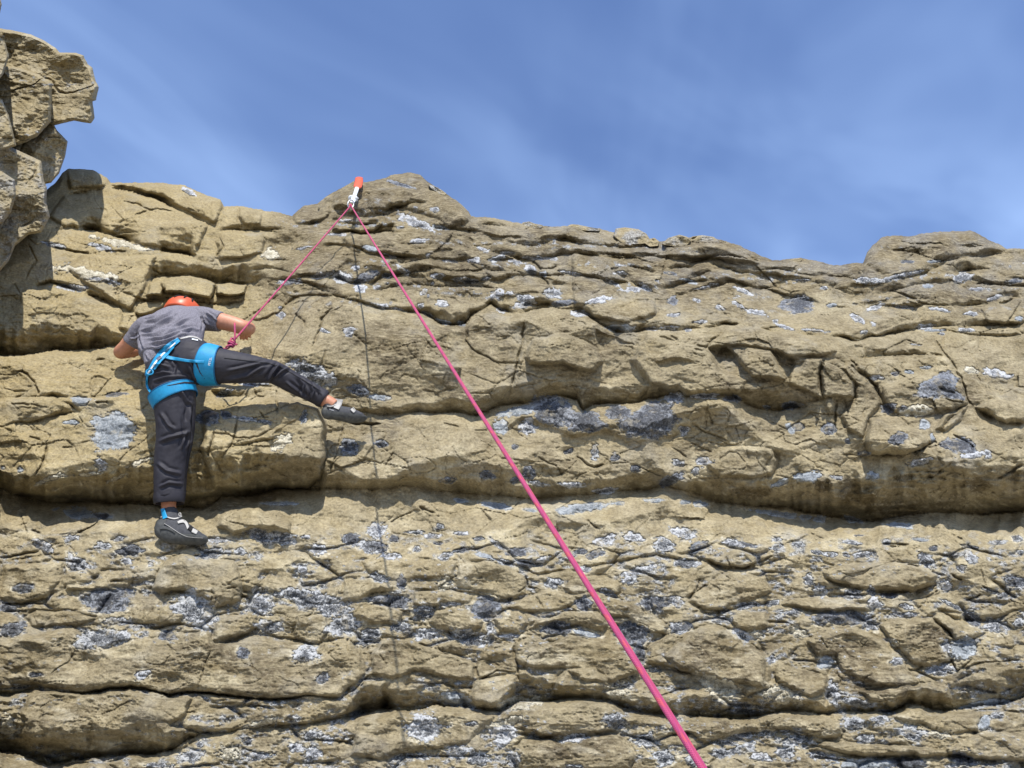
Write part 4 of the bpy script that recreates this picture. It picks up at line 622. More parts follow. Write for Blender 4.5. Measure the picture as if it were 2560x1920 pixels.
# ------------------------------------------------------------------ materials
def node_mat(name):
    m = bpy.data.materials.new(name); m.use_nodes = True
    nt = m.node_tree; nt.nodes.clear()
    out = nt.nodes.new('ShaderNodeOutputMaterial'); p = nt.nodes.new('ShaderNodeBsdfPrincipled')
    nt.links.new(p.outputs[0], out.inputs['Surface'])
    return m, nt, p
def N(nt, kind, **kw):
    n = nt.nodes.new(kind)
    for k, val in kw.items():
        if k.startswith('i_'):
            n.inputs[k[2:].replace('_', ' ')].default_value = val
        else:
            setattr(n, k, val)
    return n
def mixc(nt, fac, a, b, blend='MIX'):
    n = nt.nodes.new('ShaderNodeMix'); n.data_type = 'RGBA'; n.blend_type = blend
    for sock_, val in (('Factor', fac), ('A', a), ('B', b)):
        if isinstance(val, (tuple, list)): n.inputs[sock_].default_value = (*val, 1) if len(val) == 3 else val
        elif isinstance(val, (int, float)): n.inputs[sock_].default_value = val
        else: nt.links.new(val, n.inputs[sock_])
    return n.outputs['Result']
def ramp(nt, val, lo, hi, a=0.0, b=1.0):
    n = N(nt, 'ShaderNodeMapRange'); n.inputs['From Min'].default_value = lo; n.inputs['From Max'].default_value = hi
    n.inputs['To Min'].default_value = a; n.inputs['To Max'].default_value = b
    nt.links.new(val, n.inputs['Value']); return n.outputs[0]
def noise(nt, scale, detail=4, rough=0.55, sc=(1, 1, 1), dist=0.0):
    g = N(nt, 'ShaderNodeNewGeometry')
    mp = N(nt, 'ShaderNodeMapping'); mp.inputs['Scale'].default_value = sc; nt.links.new(g.outputs['Position'], mp.inputs[0])
    n = N(nt, 'ShaderNodeTexNoise'); n.inputs['Scale'].default_value = scale; n.inputs['Detail'].default_value = detail
    n.inputs['Roughness'].default_value = rough; n.inputs['Distortion'].default_value = dist
    nt.links.new(mp.outputs[0], n.inputs['Vector']); return n.outputs['Fac']
def bump(nt, p, height, dist, strength=1.0, prev=None):
    b = N(nt, 'ShaderNodeBump'); b.inputs['Distance'].default_value = dist; b.inputs['Strength'].default_value = strength
    nt.links.new(height, b.inputs['Height'])
    if prev is not None: nt.links.new(prev, b.inputs['Normal'])
    nt.links.new(b.outputs[0], p.inputs['Normal']); return b.outputs[0]

def rock_material():
    m, nt, p = node_mat('limestone')
    at_ = N(nt, 'ShaderNodeAttribute', attribute_name='make_up')
    sep = N(nt, 'ShaderNodeSeparateColor'); nt.links.new(at_.outputs['Color'], sep.inputs[0])
    at2 = N(nt, 'ShaderNodeAttribute', attribute_name='fresh')
    grey, cream, stain, yellow = sep.outputs[0], sep.outputs[1], sep.outputs[2], at_.outputs['Alpha']
    n1 = noise(nt, 9, 6, 0.62); n2 = noise(nt, 60, 5, 0.65); n3 = noise(nt, 130, 3, 0.6); nb = noise(nt, 26, 5, 0.6, (0.6, 1, 2.4))
    base = mixc(nt, ramp(nt, n1, 0.32, 0.68), (0.243, 0.203, 0.122), (0.390, 0.337, 0.222))
    base = mixc(nt, at2.outputs['Fac'], base, (0.455, 0.402, 0.272))
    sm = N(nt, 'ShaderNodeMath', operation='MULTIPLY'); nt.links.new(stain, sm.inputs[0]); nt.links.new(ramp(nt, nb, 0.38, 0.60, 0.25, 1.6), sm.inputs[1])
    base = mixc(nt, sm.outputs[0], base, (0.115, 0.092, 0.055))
    ym = N(nt, 'ShaderNodeMath', operation='MULTIPLY'); nt.links.new(yellow, ym.inputs[0]); nt.links.new(ramp(nt, nb, 0.35, 0.65, 0.25, 0.80), ym.inputs[1])
    base = mixc(nt, ym.outputs[0], base, (0.395, 0.315, 0.155))
    base = mixc(nt, ramp(nt, n2, 0.30, 0.72, 0.0, 1.0), mixc(nt, 1.0, base, (0.60, 0.585, 0.56), 'MULTIPLY'), mixc(nt, 1.0, base, (1.27, 1.26, 1.25), 'MULTIPLY'))
    spk = ramp(nt, n3, 0.62, 0.72)
    base = mixc(nt, spk, base, mixc(nt, 0.45, base, (0.55, 0.50, 0.40)))
    pit = ramp(nt, n3, 0.36, 0.28)
    base = mixc(nt, pit, base, mixc(nt, 0.5, base, (0.05, 0.042, 0.03)))
    # lichen grey bloom
    nl = noise(nt, 3.1, 5, 0.6)
    base = mixc(nt, ramp(nt, nl, 0.56, 0.70, 0, 0.35), base, (0.30, 0.29, 0.255))
    cr = mixc(nt, ramp(nt, n2, 0.35, 0.65), (0.46, 0.41, 0.29), (0.66, 0.62, 0.50))
    base = mixc(nt, cream, base, cr)
    ng = noise(nt, 36, 5, 0.68, (1, 1, 1.3), 2.2)
    gcol = mixc(nt, ramp(nt, ng, 0.45, 0.60), (0.095, 0.10, 0.108), (0.50, 0.505, 0.49))
    base = mixc(nt, grey, base, gcol)
    nt.links.new(base, p.inputs['Base Color'])
    p.inputs['Roughness'].default_value = 0.88
    p.inputs['Specular IOR Level'].default_value = 0.25
    b1 = bump(nt, p, n2, 0.014, 0.75)
    b2 = bump(nt, p, n3, 0.006, 0.7, b1)
    return m
ROCK = rock_material()
def nodule_material(name, dark, light, lo, hi, scale, rough=0.6, sc=(1, 1, 1)):
    m, nt, p = node_mat(name)
    oi = N(nt, 'ShaderNodeObjectInfo')
    n1 = noise(nt, scale * 0.6, 5, 0.64, sc, 2.6); n2 = noise(nt, scale * 3.2, 4, 0.65, sc, 0.8); n0 = noise(nt, 14, 3, 0.6)
    sh = N(nt, 'ShaderNodeMath', operation='MULTIPLY_ADD'); sh.inputs[1].default_value = 0.10; sh.inputs[2].default_value = -0.05
    nt.links.new(oi.outputs['Random'], sh.inputs[0])
    zn = N(nt, 'ShaderNodeAttribute', attribute_name='zone')
    zr = ramp(nt, zn.outputs['Fac'], 0.35, 1.0, -0.10, 0.16)
    za = N(nt, 'ShaderNodeMath', operation='ADD'); nt.links.new(sh.outputs[0], za.inputs[0]); nt.links.new(zr, za.inputs[1]); sh = za
    ad = N(nt, 'ShaderNodeMath', operation='ADD'); nt.links.new(sh.outputs[0], ad.inputs[0]); nt.links.new(n1, ad.inputs[1])
    base = mixc(nt, ramp(nt, ad.outputs[0], lo, hi), dark, light)
    base = mixc(nt, ramp(nt, n2, 0.5, 0.72, 0, 0.7), base, tuple(min(1, c * 1.25 + 0.05) for c in light))
    base = mixc(nt, ramp(nt, n2, 0.46, 0.30, 0, 0.8), base, tuple(c * 0.55 for c in dark))
    base = mixc(nt, ramp(nt, n0, 0.56, 0.68, 0, 0.55), base, (0.34, 0.29, 0.19))
    nt.links.new(base, p.inputs['Base Color'])
    p.inputs['Roughness'].default_value = rough
    b1 = bump(nt, p, n1, 0.016, 0.7); bump(nt, p, n2, 0.006, 0.7, b1)
    return m
NMAT = {'d': nodule_material('dark_chert', (0.030, 0.033, 0.040), (0.22, 0.235, 0.26), 0.50, 0.66, 34, 0.45),
        'm': nodule_material('mixed_chert', (0.045, 0.05, 0.058), (0.44, 0.45, 0.455), 0.47, 0.58, 40),
        'w': nodule_material('white_crystal', (0.10, 0.105, 0.115), (0.49, 0.50, 0.51), 0.42, 0.54, 44),
        'b': nodule_material('blue_grey_chert', (0.15, 0.17, 0.19), (0.36, 0.385, 0.40), 0.38, 0.66, 26),
        'c': nodule_material('cream_crust', (0.26, 0.23, 0.16), (0.60, 0.56, 0.44), 0.36, 0.56, 48, 0.85)}

# ------------------------------------------------------------------ object helpers
def tag(o, label=None, cat=None, group=None, kind=None):
    if label: o['label'] = label
    if cat: o['category'] = cat
    if group: o['group'] = group
    if kind: o['kind'] = kind
    return o
def empty(name, loc=(0, 0, 0), parent=None):
    o = bpy.data.objects.new(name, None); o.location = loc; o.empty_display_size = 0.2
    COL.objects.link(o)
    if parent: o.parent = parent
    return o
def mesh_obj(name, verts, faces, mat, parent=None, smooth=True):
    me = bpy.data.meshes.new(name)
    if isinstance(verts, np.ndarray) and isinstance(faces, np.ndarray):
        me.vertices.add(len(verts)); me.vertices.foreach_set('co', verts.astype(np.float32).ravel())
        k = faces.shape[1]
        me.loops.add(faces.size); me.loops.foreach_set('vertex_index', faces.astype(np.int32).ravel())
        me.polygons.add(len(faces)); me.polygons.foreach_set('loop_start', np.arange(0, faces.size, k, dtype=np.int32))
        me.update(calc_edges=True)
    else:
        me.from_pydata([tuple(x) for x in verts], [], [tuple(f) for f in faces]); me.update()
    if smooth: me.polygons.foreach_set('use_smooth', np.ones(len(me.polygons), bool))
    me.materials.append(mat)
    o = bpy.data.objects.new(name, me); COL.objects.link(o)
    if parent: o.parent = parent
    return o
def put_attr(me, name, data):
    if data.ndim == 2:
        a = me.attributes.new(name, 'FLOAT_COLOR', 'POINT'); a.data.foreach_set('color', data.astype(np.float32).ravel())
    else:
        a = me.attributes.new(name, 'FLOAT', 'POINT'); a.data.foreach_set('value', data.astype(np.float32).ravel())

# ------------------------------------------------------------------ the cliff
STEP = 2.3
us = np.r_[np.linspace(-800, -120, 60), np.linspace(-112, -16, 18), np.arange(-8, 2568, STEP), np.linspace(2576, 2680, 18), np.linspace(2692, 3340, 56)]
NR = 640
sky_v = np.interp(us, SKY[:, 0], SKY[:, 1])
sky_v = sky_v + 3.0 * fbm(us / 28, us * 0 + 2, 3, 161) + 1.6 * fbm(us / 9, us * 0 + 5, 2, 162)
tt = np.linspace(0, 1, NR)
U = np.repeat(us[None, :], NR, 0)
V = sky_v[None, :] + (1935 - sky_v[None, :]) * tt[:, None]
ext = np.array([1945, 1965, 2000, 2060, 2140, 2240, 2360, 2500, 2600.0])
U = np.vstack([U, np.repeat(us[None, :], len(ext), 0)]); V = np.vstack([V, np.repeat(ext[:, None], len(us), 1)])
Dm, Mk, Sk, Fr, Cid = relief(U, V)
# the crest rolls back to the cliff top
topd = np.clip((V - sky_v[None, :]) / 26.0, 0, 1)
Dm = Dm + 0.10 * (1 - topd) ** 2
P = world_pt(U, V, Dm)
caps = []
for k, (dy, dz) in enumerate(((14.0, -0.9), (6.0, -0.4), (2.5, -0.05), (1.2, 0.06), (0.55, 0.07), (0.22, 0.04), (0.08, 0.018))):
    row = P[0].copy(); row[:, 1] += dy
    row[:, 2] += dz + min(dy, 1.0) * 0.10 * fbm(us / 60, us * 0 + dy, 3, 171)
    row[:, 0] *= 1 + dy / 8
    caps.append(row)
foot = P[-1].copy(); foot[:, 1] -= 0.15; foot[:, 2] = -0.4
P = np.vstack([np.array(caps), P, foot[None]])
rep = lambda A: np.concatenate([np.repeat(A[:1], len(caps), 0), A, A[-1:]], 0)
Mk, Fr, Uq, Vq = rep(Mk), rep(Fr), rep(U), rep(V)
nr, nc = P.shape[:2]
PV = P.reshape(-1, 3)
ii, jj = np.meshgrid(np.arange(nr - 1), np.arange(nc - 1), indexing='ij')
q00 = ii * nc + jj
Q = np.stack([q00, q00 + nc, q00 + nc + 1, q00 + 1], -1).reshape(-1, 4)
# vertex normals of the whole face, so that neighbouring pieces shade as one rock
fn = np.cross(PV[Q[:, 2]] - PV[Q[:, 0]], PV[Q[:, 3]] - PV[Q[:, 1]])
VN = np.zeros_like(PV)
for k in range(4):
    for c in range(3):
        VN[:, c] += np.bincount(Q[:, k], fn[:, c], len(PV))
VN /= np.linalg.norm(VN, axis=1, keepdims=True) + 1e-12
# which bed or block each face belongs to
BEDLINES = [
    [(-800, 480), (94, 493), (202, 498), (328, 540), (424, 555), (560, 545), (600, 524), (694, 530), (850, 545), (956, 561), (1150, 570), (1359, 584), (1738, 599), (2058, 561), (2800, 560)],
    [(-800, 690), (281, 676), (420, 650), (544, 642), (600, 677), (650, 645), (731, 642), (815, 665), (956, 699), (1018, 684), (1062, 656), (1150, 668), (1230, 684), (1330, 718), (1566, 701), (1700, 712), (1851, 735), (2000, 712), (2800, 690)],
    [(-800, 770), (0, 770), (117, 756), (253, 748), (330, 750), (450, 800), (560, 862), (713, 868), (820, 895), (950, 892), (1035, 898), (1160, 860), (1250, 862), (1470, 848), (1600, 866), (1750, 872), (1850, 820), (2000, 800), (2800, 780)],
    None,
    [(-800, 1190), (0, 1190), (380, 1200), (600, 1222), (895, 1221), (1012, 1182), (1129, 1225), (1266, 1236), (1490, 1217), (1594, 1228), (1713, 1199), (2212, 1193), (2800, 1190)],
    [(-800, 1330), (0, 1340), (300, 1345), (600, 1330), (900, 1325), (1300, 1330), (1700, 1325), (2212, 1310), (2800, 1310)],
    [(-800, 1480), (0, 1500), (110, 1486), (300, 1483), (580, 1512), (730, 1508), (832, 1456), (1028, 1465), (1220, 1440), (1387, 1451), (1600, 1480), (1818, 1450), (2212, 1481), (2800, 1480)],
    [(-800, 1620), (0, 1622), (100, 1654), (332, 1631), (527, 1579), (828, 1533), (1082, 1539), (1207, 1511), (1441, 1545), (1574, 1555), (1818, 1534), (2212, 1506), (2800, 1500)]]
BEDLINES[3] = LEDGES[0][1]
uc, vc_ = Uq.reshape(-1)[Q].mean(1), Vq.reshape(-1)[Q].mean(1)
wuc, wvc = warp(uc, vc_)
FID = np.zeros(len(Q), int)
for ln in BEDLINES:
    p = S('W', ln); FID += (wvc > np.interp(wuc, p[:, 0], p[:, 1]))
nbeds = len(BEDLINES) + 1
for k, (poly, off, bev) in enumerate(BLK):
    if off < 0.028: continue
    lo, hi = poly.min(0) - 12, poly.max(0) + 12
    m = np.nonzero((uc > lo[0]) & (uc < hi[0]) & (vc_ > lo[1]) & (vc_ < hi[1]))[0]
    sd = poly_sd(wuc[m], wvc[m], poly)
    FID[m[sd > -0.5]] = nbeds + k
cliff = empty('cliff', (0, 4.0, 0))
tag(cliff, 'tan and grey layered limestone cliff face full of pale nodules, rising to the sky', 'cliff', kind='structure')
MKF, FRF = Mk.reshape(-1, 4), Fr.reshape(-1)
for k in np.unique(FID):
    f = Q[FID == k]
    vid, inv = np.unique(f, return_inverse=True)
    o = mesh_obj('rock_bed' if k < nbeds else 'rock_block', PV[vid] - np.array([0, 4.0, 0]), inv.reshape(-1, 4), ROCK, cliff)
    put_attr(o.data, 'make_up', MKF[vid]); put_attr(o.data, 'fresh', FRF[vid])
    o.data.normals_split_custom_set_from_vertices(VN[vid].astype(np.float32))

# nodules: crumpled lumps bedded in their sockets
plans = []
for nod in NOD:
    cx, cy, rx, ry, an, kd = nod
    ca, sa = abs(math.cos(an)), abs(math.sin(an))
    ex, ey = 1.5 * (rx * ca + ry * sa) + 4, 1.5 * (rx * sa + ry * ca) + 4
    st = 2.4 if max(rx, ry) < 40 else 3.0
    gu, gv_ = np.meshgrid(np.arange(cx - ex, cx + ex + st, st), np.arange(cy - ey, cy + ey + st, st))
    q = nodule_q(gu, gv_, nod)
    plans.append((gu, gv_, q, nod))
allu = np.concatenate([p[0].ravel() for p in plans]); allv = np.concatenate([p[1].ravel() for p in plans])
nd, _, nsk, _, _ = relief(allu, allv)
nd = nd - 0.013 * nsk
crm = fbm(allu / 15, allv / 8, 3, 201, 0.6, True) * 0.7 + -0.9 * facets(allu / 12, allv / 8, 9, 1.7, 0.7) + 0.35 * fbm(allu / 4.5, allv / 4, 2, 203)
k0 = 0
SINGLE = set(sorted(NOD, key=lambda n: -n[2] * n[3])[:300]); cv, cf, cz, cm, cn = [], [], [], [], 0
for (gu, gv_, q, nod) in plans:
    n = gu.size; d = nd[k0:k0 + n].reshape(gu.shape); cr = crm[k0:k0 + n].reshape(gu.shape); k0 += n
    sc = math.sqrt(nod[2] * nod[3])
    amp = min(0.013, 0.004 + 0.00035 * sc) * {'d': 1.0, 'm': 1.15, 'w': 1.2, 'b': 0.6, 'c': 1.2}[nod[5]]
    qq = np.clip(q, 0, 1.4)
    d = d + 0.0065 - 0.75 * amp * np.clip(1 - qq ** 2, 0, 1) - amp * 0.9 * cr * sstep(1.06, 0.9, qq) + 0.03 * np.clip(qq - 0.98, 0, 0.3) / 0.3
    keep = q < 1.12
    h, w = gu.shape
    a0 = (np.arange(h - 1)[:, None] * w + np.arange(w - 1)[None]).ravel()
    qd = np.stack([a0, a0 + w, a0 + w + 1, a0 + 1], -1)
    kf = keep.ravel()[qd].any(1)
    qd = qd[kf]
    if not len(qd): continue
    vid, inv = np.unique(qd, return_inverse=True)
    vs = world_pt(gu.ravel()[vid], gv_.ravel()[vid], d.ravel()[vid]) - np.array([0, 4.0, 0])
    zn_ = np.clip(q.ravel()[vid], 0, 1.1)
    if nod in SINGLE:
        nob = mesh_obj('nodule', vs, inv.reshape(-1, 4), NMAT[nod[5]], cliff, smooth=True)
        put_attr(nob.data, 'zone', zn_)
    else:                                                    # the smallest flakes, past the three hundred largest
        cv.append(vs); cf.append(inv.reshape(-1, 4) + cn); cz.append(zn_); cn += len(vs)
        cm.append(np.full(len(qd), list(NMAT).index(nod[5]), np.int32))
if cv:
    crumbs = mesh_obj('small_nodules', np.vstack(cv), np.vstack(cf), NMAT['d'], cliff, smooth=True)
    for k in list(NMAT)[1:]: crumbs.data.materials.append(NMAT[k])
    crumbs.data.polygons.foreach_set('material_index', np.concatenate(cm)); put_attr(crumbs.data, 'zone', np.concatenate(cz))
    crumbs['kind'] = 'stuff'

# ground of the shore below the cliff
def ground_material():
    m, nt, p = node_mat('shore_rock')
    n1 = noise(nt, 1.3, 6, 0.6); n2 = noise(nt, 22, 5, 0.65)
    base = mixc(nt, ramp(nt, n1, 0.35, 0.65), (0.42, 0.38, 0.31), (0.55, 0.51, 0.43))
    base = mixc(nt, ramp(nt, n2, 0.35, 0.65), mixc(nt, 1.0, base, (0.7, 0.7, 0.7), 'MULTIPLY'), base)
    nt.links.new(base, p.inputs['Base Color']); p.inputs['Roughness'].default_value = 0.9
    bump(nt, p, n2, 0.02, 0.8)
    return m
gx = np.r_[-2000, -400, -80, np.linspace(-20, 20, 41), 80, 400, 2000]; gy = np.r_[-2000, -400, -80, np.linspace(-20, 6, 27), 80, 400, 2000]
GX, GY = np.meshgrid(gx, gy)
GZ = 0.05 * fbm(GX / 3.0, GY / 3.0, 4, 301)
gv = np.stack([GX, GY, GZ], -1).reshape(-1, 3)
gi, gj = np.meshgrid(np.arange(len(gy) - 1), np.arange(len(gx) - 1), indexing='ij'); g0 = gi * len(gx) + gj
gq = np.stack([g0, g0 + 1, g0 + len(gx) + 1, g0 + len(gx)], -1).reshape(-1, 4)
tag(mesh_obj('ground', gv, gq, ground_material()), kind='structure')
# ------------------------------------------------------------------ the buttress on the left: jutting boulders
buttress = empty('rock_buttress', (-4.0, 4.2, 0))
tag(buttress, 'stack of jutting tan boulders at the left edge, standing out against the sky', 'rock', kind='structure')
def boulder(view, outline, Y, thick, hollow, tilt, seed, parent, amp=1.0, tint=0.0, grey_amt=0.0):
    p = S(view, outline)
    c = p.mean(0)
    ang = np.arctan2(p[:, 1] - c[1], p[:, 0] - c[0]); o = np.argsort(ang); p, ang = p[o], ang[o]
    size = np.ptp(p, axis=0).max()
    na = int(np.clip(size * 1.5, 90, 520)); nr_ = int(np.clip(size * 0.26, 24, 110))
    th = np.linspace(-np.pi, np.pi, na, endpoint=False)
    R_ = []
    pp = np.vstack([p, p[:1]])
    for t in th:                                                     # where the ray from the centre leaves the outline
        d = np.array([math.cos(t), math.sin(t)]); best = 0
        for i in range(len(p)):
            a, e = pp[i] - c, pp[i + 1] - pp[i]
            den = d[0] * -e[1] + d[1] * e[0]
            if abs(den) < 1e-9: continue
            s = (a[0] * -e[1] + a[1] * e[0]) / den; w = (d[0] * a[1] - d[1] * a[0]) / den
            if s > 0 and -1e-6 <= w <= 1 + 1e-6: best = max(best, s)
        R_.append(best)
    R_ = np.array(R_)
    R_ = R_ * (1 + 0.010 * fbm(th * 9 + seed, th * 0, 3, 3))
    rr = np.linspace(0, 1, nr_ + 1)[1:] ** 0.8
    pu = np.r_[c[0], (c[0] + rr[:, None] * R_ * np.cos(th)).ravel()]; pv = np.r_[c[1], (c[1] + rr[:, None] * R_ * np.sin(th)).ravel()]
    q = np.r_[0, np.repeat(rr, na)]
    wu, wv = warp(pu, pv)
    d = Y + 0.45 * hollow * np.clip((q - 0.92) / 0.08, 0, 1) ** 2 + tilt[0] * (pu - c[0]) / 100 + tilt[1] * (pv - c[1]) / 100
    d = d + amp * (0.24 * facets((wu + 0.3 * wv) / 120 + seed, wv / 95, 15, 1.8, 0.6) + 0.065 * facets(wu / 46 + seed, wv / 30, 16, 1.7, 0.6) + 0.020 * facets(wu / 18, wv / 11, 17, 1.7, 0.6) + 0.010 * facets(wu / 9, wv / 6, 18, 1.7, 0.8))
    d = d + 0.008 * fbm(pu / 26, pv / 14, 3, 102) + 0.003 * fbm(pu / 7, pv / 6, 2, 103)
    d = d + 0.010 * fbm(pu / 12, pv / 7, 3, 105)
    jn = np.abs(pnoise(wu / 150 + 0.4 * wv / 60 + seed, wv / 200, 91)); d = d + 0.03 * np.exp(-(jn / 0.018) ** 2) * sstep(0, 0.3, pnoise(pu / 90 + seed, pv / 90, 95))
    ph = wv / 46 + 0.9 * pnoise(pu / 150, pv / 80, 74 + seed % 7); saw = ph - np.floor(ph)
    d = d + amp * 0.028 * np.clip((saw - 0.6) / 0.4, 0, 1) ** 1.5 * sstep(-0.1, 0.3, pnoise(pu / 90, np.floor(ph) * 3.3 + seed, 75))
    F = world_pt(pu, pv, d)
    ring = F[-na:]
    back = []
    cen = ring.mean(0)
    for s, k in ((0.35, 0.985), (0.75, 0.90), (1.0, 0.6)):
        b = CAM + (ring - CAM) * (1 + s * thick / ring[:, 1:2]); bc = b.mean(0)
        back.append(bc + (b - bc) * k)
    Vv = np.vstack([F] + back + [back[-1].mean(0)[None] + np.array([0, 0.05, 0])])
    fs = [(0, 1 + a, 1 + (a + 1) % na) for a in range(na)]
    nb = nr_ + 3
    qd = []
    for r in range(nb - 1):
        b0, b1 = 1 + r * na, 1 + (r + 1) * na
        for a in range(na): qd.append((b0 + a, b1 + a, b1 + (a + 1) % na, b0 + (a + 1) % na))
    last = len(Vv) - 1; b0 = 1 + (nb - 1) * na
    fs += qd + [(b0 + a, last, b0 + (a + 1) % na) for a in range(na)]
    loc = np.array(parent.location)
    ob = mesh_obj('boulder', Vv - loc, fs, ROCK, parent)
    n = len(Vv); npad = n - len(pu)
    gr = np.clip(grey_amt * sstep(-0.15, 0.4, fbm(pu / 50, pv / 40, 4, 181 + seed)), 0, 0.75)
    fl = fbm(pu / 15, pv / 9, 3, 122)
    gr = np.maximum(gr, 0.8 * sstep(0.1, 0.4, pnoise(pu / 80, pv / 60, 182)) * sstep(0.22, 0.36, fl))
    M = np.stack([gr, 0.25 * sstep(0.15, 0.4, fbm(pu / 60, pv / 40, 3, 183)), np.clip(0.12 + tint + 0.5 * fbm(pu / 120, pv / 70, 4, 131) + 0.4 * fbm(pu / 30, pv / 18, 4, 132, 0.65), 0, 1) * 0.6, np.clip(0.45 + 0.4 * fbm(pu / 120, pv / 90, 3, 141), 0, 1)], -1)
    M = np.vstack([M, np.repeat(M[-1:], npad, 0)])
    put_attr(ob.data, 'make_up', M); put_attr(ob.data, 'fresh', np.zeros(n))
    return ob
boulder('B', [(-700, 60), (-100, 120), (0, 130), (60, 140), (140, 158), (200, 185), (258, 222), (275, 242), (350, 243), (385, 256), (404, 296), (426, 312), (440, 372), (456, 402), (442, 462), (426, 466), (436, 542), (420, 570), (340, 556), (240, 580), (150, 605), (-300, 660), (-700, 600)], 4.22, 1.0, 0.30, (-0.05, 0.02), 1, buttress, 1.0)
boulder('B', [(-500, 280), (-60, 300), (10, 308), (60, 303), (180, 343), (240, 385), (238, 470), (235, 560), (170, 630), (120, 655), (80, 672), (0, 600), (-500, 560)], 4.02, 0.9, 0.20, (-0.03, 0.04), 2, buttress, 0.9)
boulder('B', [(10, 640), (110, 545), (235, 545), (262, 600), (284, 622), (312, 652), (300, 722), (272, 800), (235, 842), (190, 852), (60, 800)], 4.34, 0.9, 0.22, (0.06, 0.02), 3, buttress, 0.7, 0.05, 0.25)
boulder('B', [(-500, 620), (-80, 636), (0, 640), (60, 682), (190, 742), (202, 832), (216, 862), (214, 932), (230, 1000), (190, 1072), (130, 1082), (70, 1132), (40, 1202), (0, 1252), (-500, 1300)], 3.86, 0.9, 0.24, (0.0, 0.03), 4, buttress, 0.8, 0.0, 0.55)
boulder('B', [(-400, 120), (-60, 150), (0, 172), (25, 200), (42, 260), (16, 340), (0, 362), (-400, 420)], 3.55, 0.8, 0.2, (0, 0), 5, buttress, 0.6, 0.3, 0.2)
boulder('B', [(-400, -200), (-40, -60), (0, -10), (8, 20), (0, 60), (-60, 100), (-400, 160)], 3.45, 0.8, 0.2, (0, 0), 6, buttress, 0.6, 0.3, 0.2)
boulder('B', [(-400, 400), (-20, 440), (10, 460), (40, 530), (58, 600), (76, 672), (20, 690), (-400, 760)], 3.72, 0.8, 0.2, (0, 0), 7, buttress, 0.6, 0.1, 0.3)
boulder('B', [(-500, 760), (-40, 770), (10, 790), (70, 830), (74, 900), (50, 980), (10, 1030), (-500, 1100)], 3.66, 0.7, 0.2, (0, 0), 8, buttress, 0.6, 0.0, 0.55)
boulder('B', [(-900, 1000), (-500, 900), (-200, 1000), (-60, 1200), (-30, 1500), (-40, 1900), (-60, 2600), (-80, 3600), (-500, 3800), (-900, 3700)], 3.45, 1.6, 0.3, (0, -0.02), 9, buttress, 1.0)
# weathered lumps lying along the crest
for k, (view, ol, dy) in enumerate((('D', [(408, 160), (420, 125), (460, 120), (520, 128), (555, 148), (572, 175), (560, 192), (500, 196), (440, 186)], 0.10), ('D', [(545, 190), (560, 172), (590, 166), (612, 182), (608, 202), (570, 206)], 0.12),
                                    ('D', [(620, 196), (650, 166), (700, 152), (735, 162), (752, 180), (735, 200), (680, 206)], 0.10), ('D', [(735, 190), (755, 160), (800, 154), (850, 162), (880, 186), (850, 200), (780, 202)], 0.10),
                                    ('D', [(0, 118), (12, 98), (40, 94), (66, 104), (100, 110), (98, 122), (40, 126)], 0.08), ('D', [(200, 118), (225, 106), (255, 108), (300, 118), (350, 126), (352, 138), (280, 134)], 0.08),
                                    ('C', [(1300, 170), (1340, 178), (1390, 205), (1428, 232), (1420, 246), (1380, 236), (1320, 196)], 0.06))):
    pc = S(view, ol)
    Yc = float(relief(np.array([pc[:, 0].mean()]), np.array([pc[:, 1].max() + 14]))[0][0])
    boulder(view, ol, Yc - dy + 0.12, 0.35, 0.10, (0, -0.10), 30 + k, cliff, 0.5, 0.1, 0.9).name = 'crest_stone'

# ------------------------------------------------------------------ tubes, lofts and cloth
def frame_loft(rings, closed=(True, True), seg=28):
    """rings: (centre, side radius, depth radius, side axis); returns verts, faces"""
    C = [Vector(r[0]) for r in rings]
    Vv, fs = [], []
    for i, r in enumerate(rings):
        t = (C[min(i + 1, len(C) - 1)] - C[max(i - 1, 0)]).normalized()
        sx = Vector(r[3]); sx = (sx - t * sx.dot(t)).normalized(); sy = t.cross(sx).normalized()
        for a in range(seg):
            an = 2 * math.pi * a / seg
            Vv.append(C[i] + sx * (math.cos(an) * r[1]) + sy * (math.sin(an) * r[2]))
    for i in range(len(rings) - 1):
        for a in range(seg):
            fs.append((i * seg + a, i * seg + (a + 1) % seg, (i + 1) * seg + (a + 1) % seg, (i + 1) * seg + a))
    if closed[0]: fs.append(tuple(range(seg))[::-1])
    if closed[1]: fs.append(tuple((len(rings) - 1) * seg + a for a in range(seg)))
    return Vv, fs
def smooth_rings(keys, n=6):
    """Catmull-Rom through (centre, rx, ry, side) keys"""
    out = []
    arr = [np.r_[np.array(k[0]), k[1], k[2], np.array(k[3])] for k in keys]
    for i in range(len(arr) - 1):
        p0, p1, p2, p3 = arr[max(i - 1, 0)], arr[i], arr[i + 1], arr[min(i + 2, len(arr) - 1)]
        for j in range(n):
            t = j / n
            x = 0.5 * (2 * p1 + (p2 - p0) * t + (2 * p0 - 5 * p1 + 4 * p2 - p3) * t * t + (3 * p1 - p0 - 3 * p2 + p3) * t ** 3)
            out.append((x[:3], max(x[3], 0.002), max(x[4], 0.002), x[5:8]))
    a = arr[-1]; out.append((a[:3], a[3], a[4], a[5:8]))
    return out
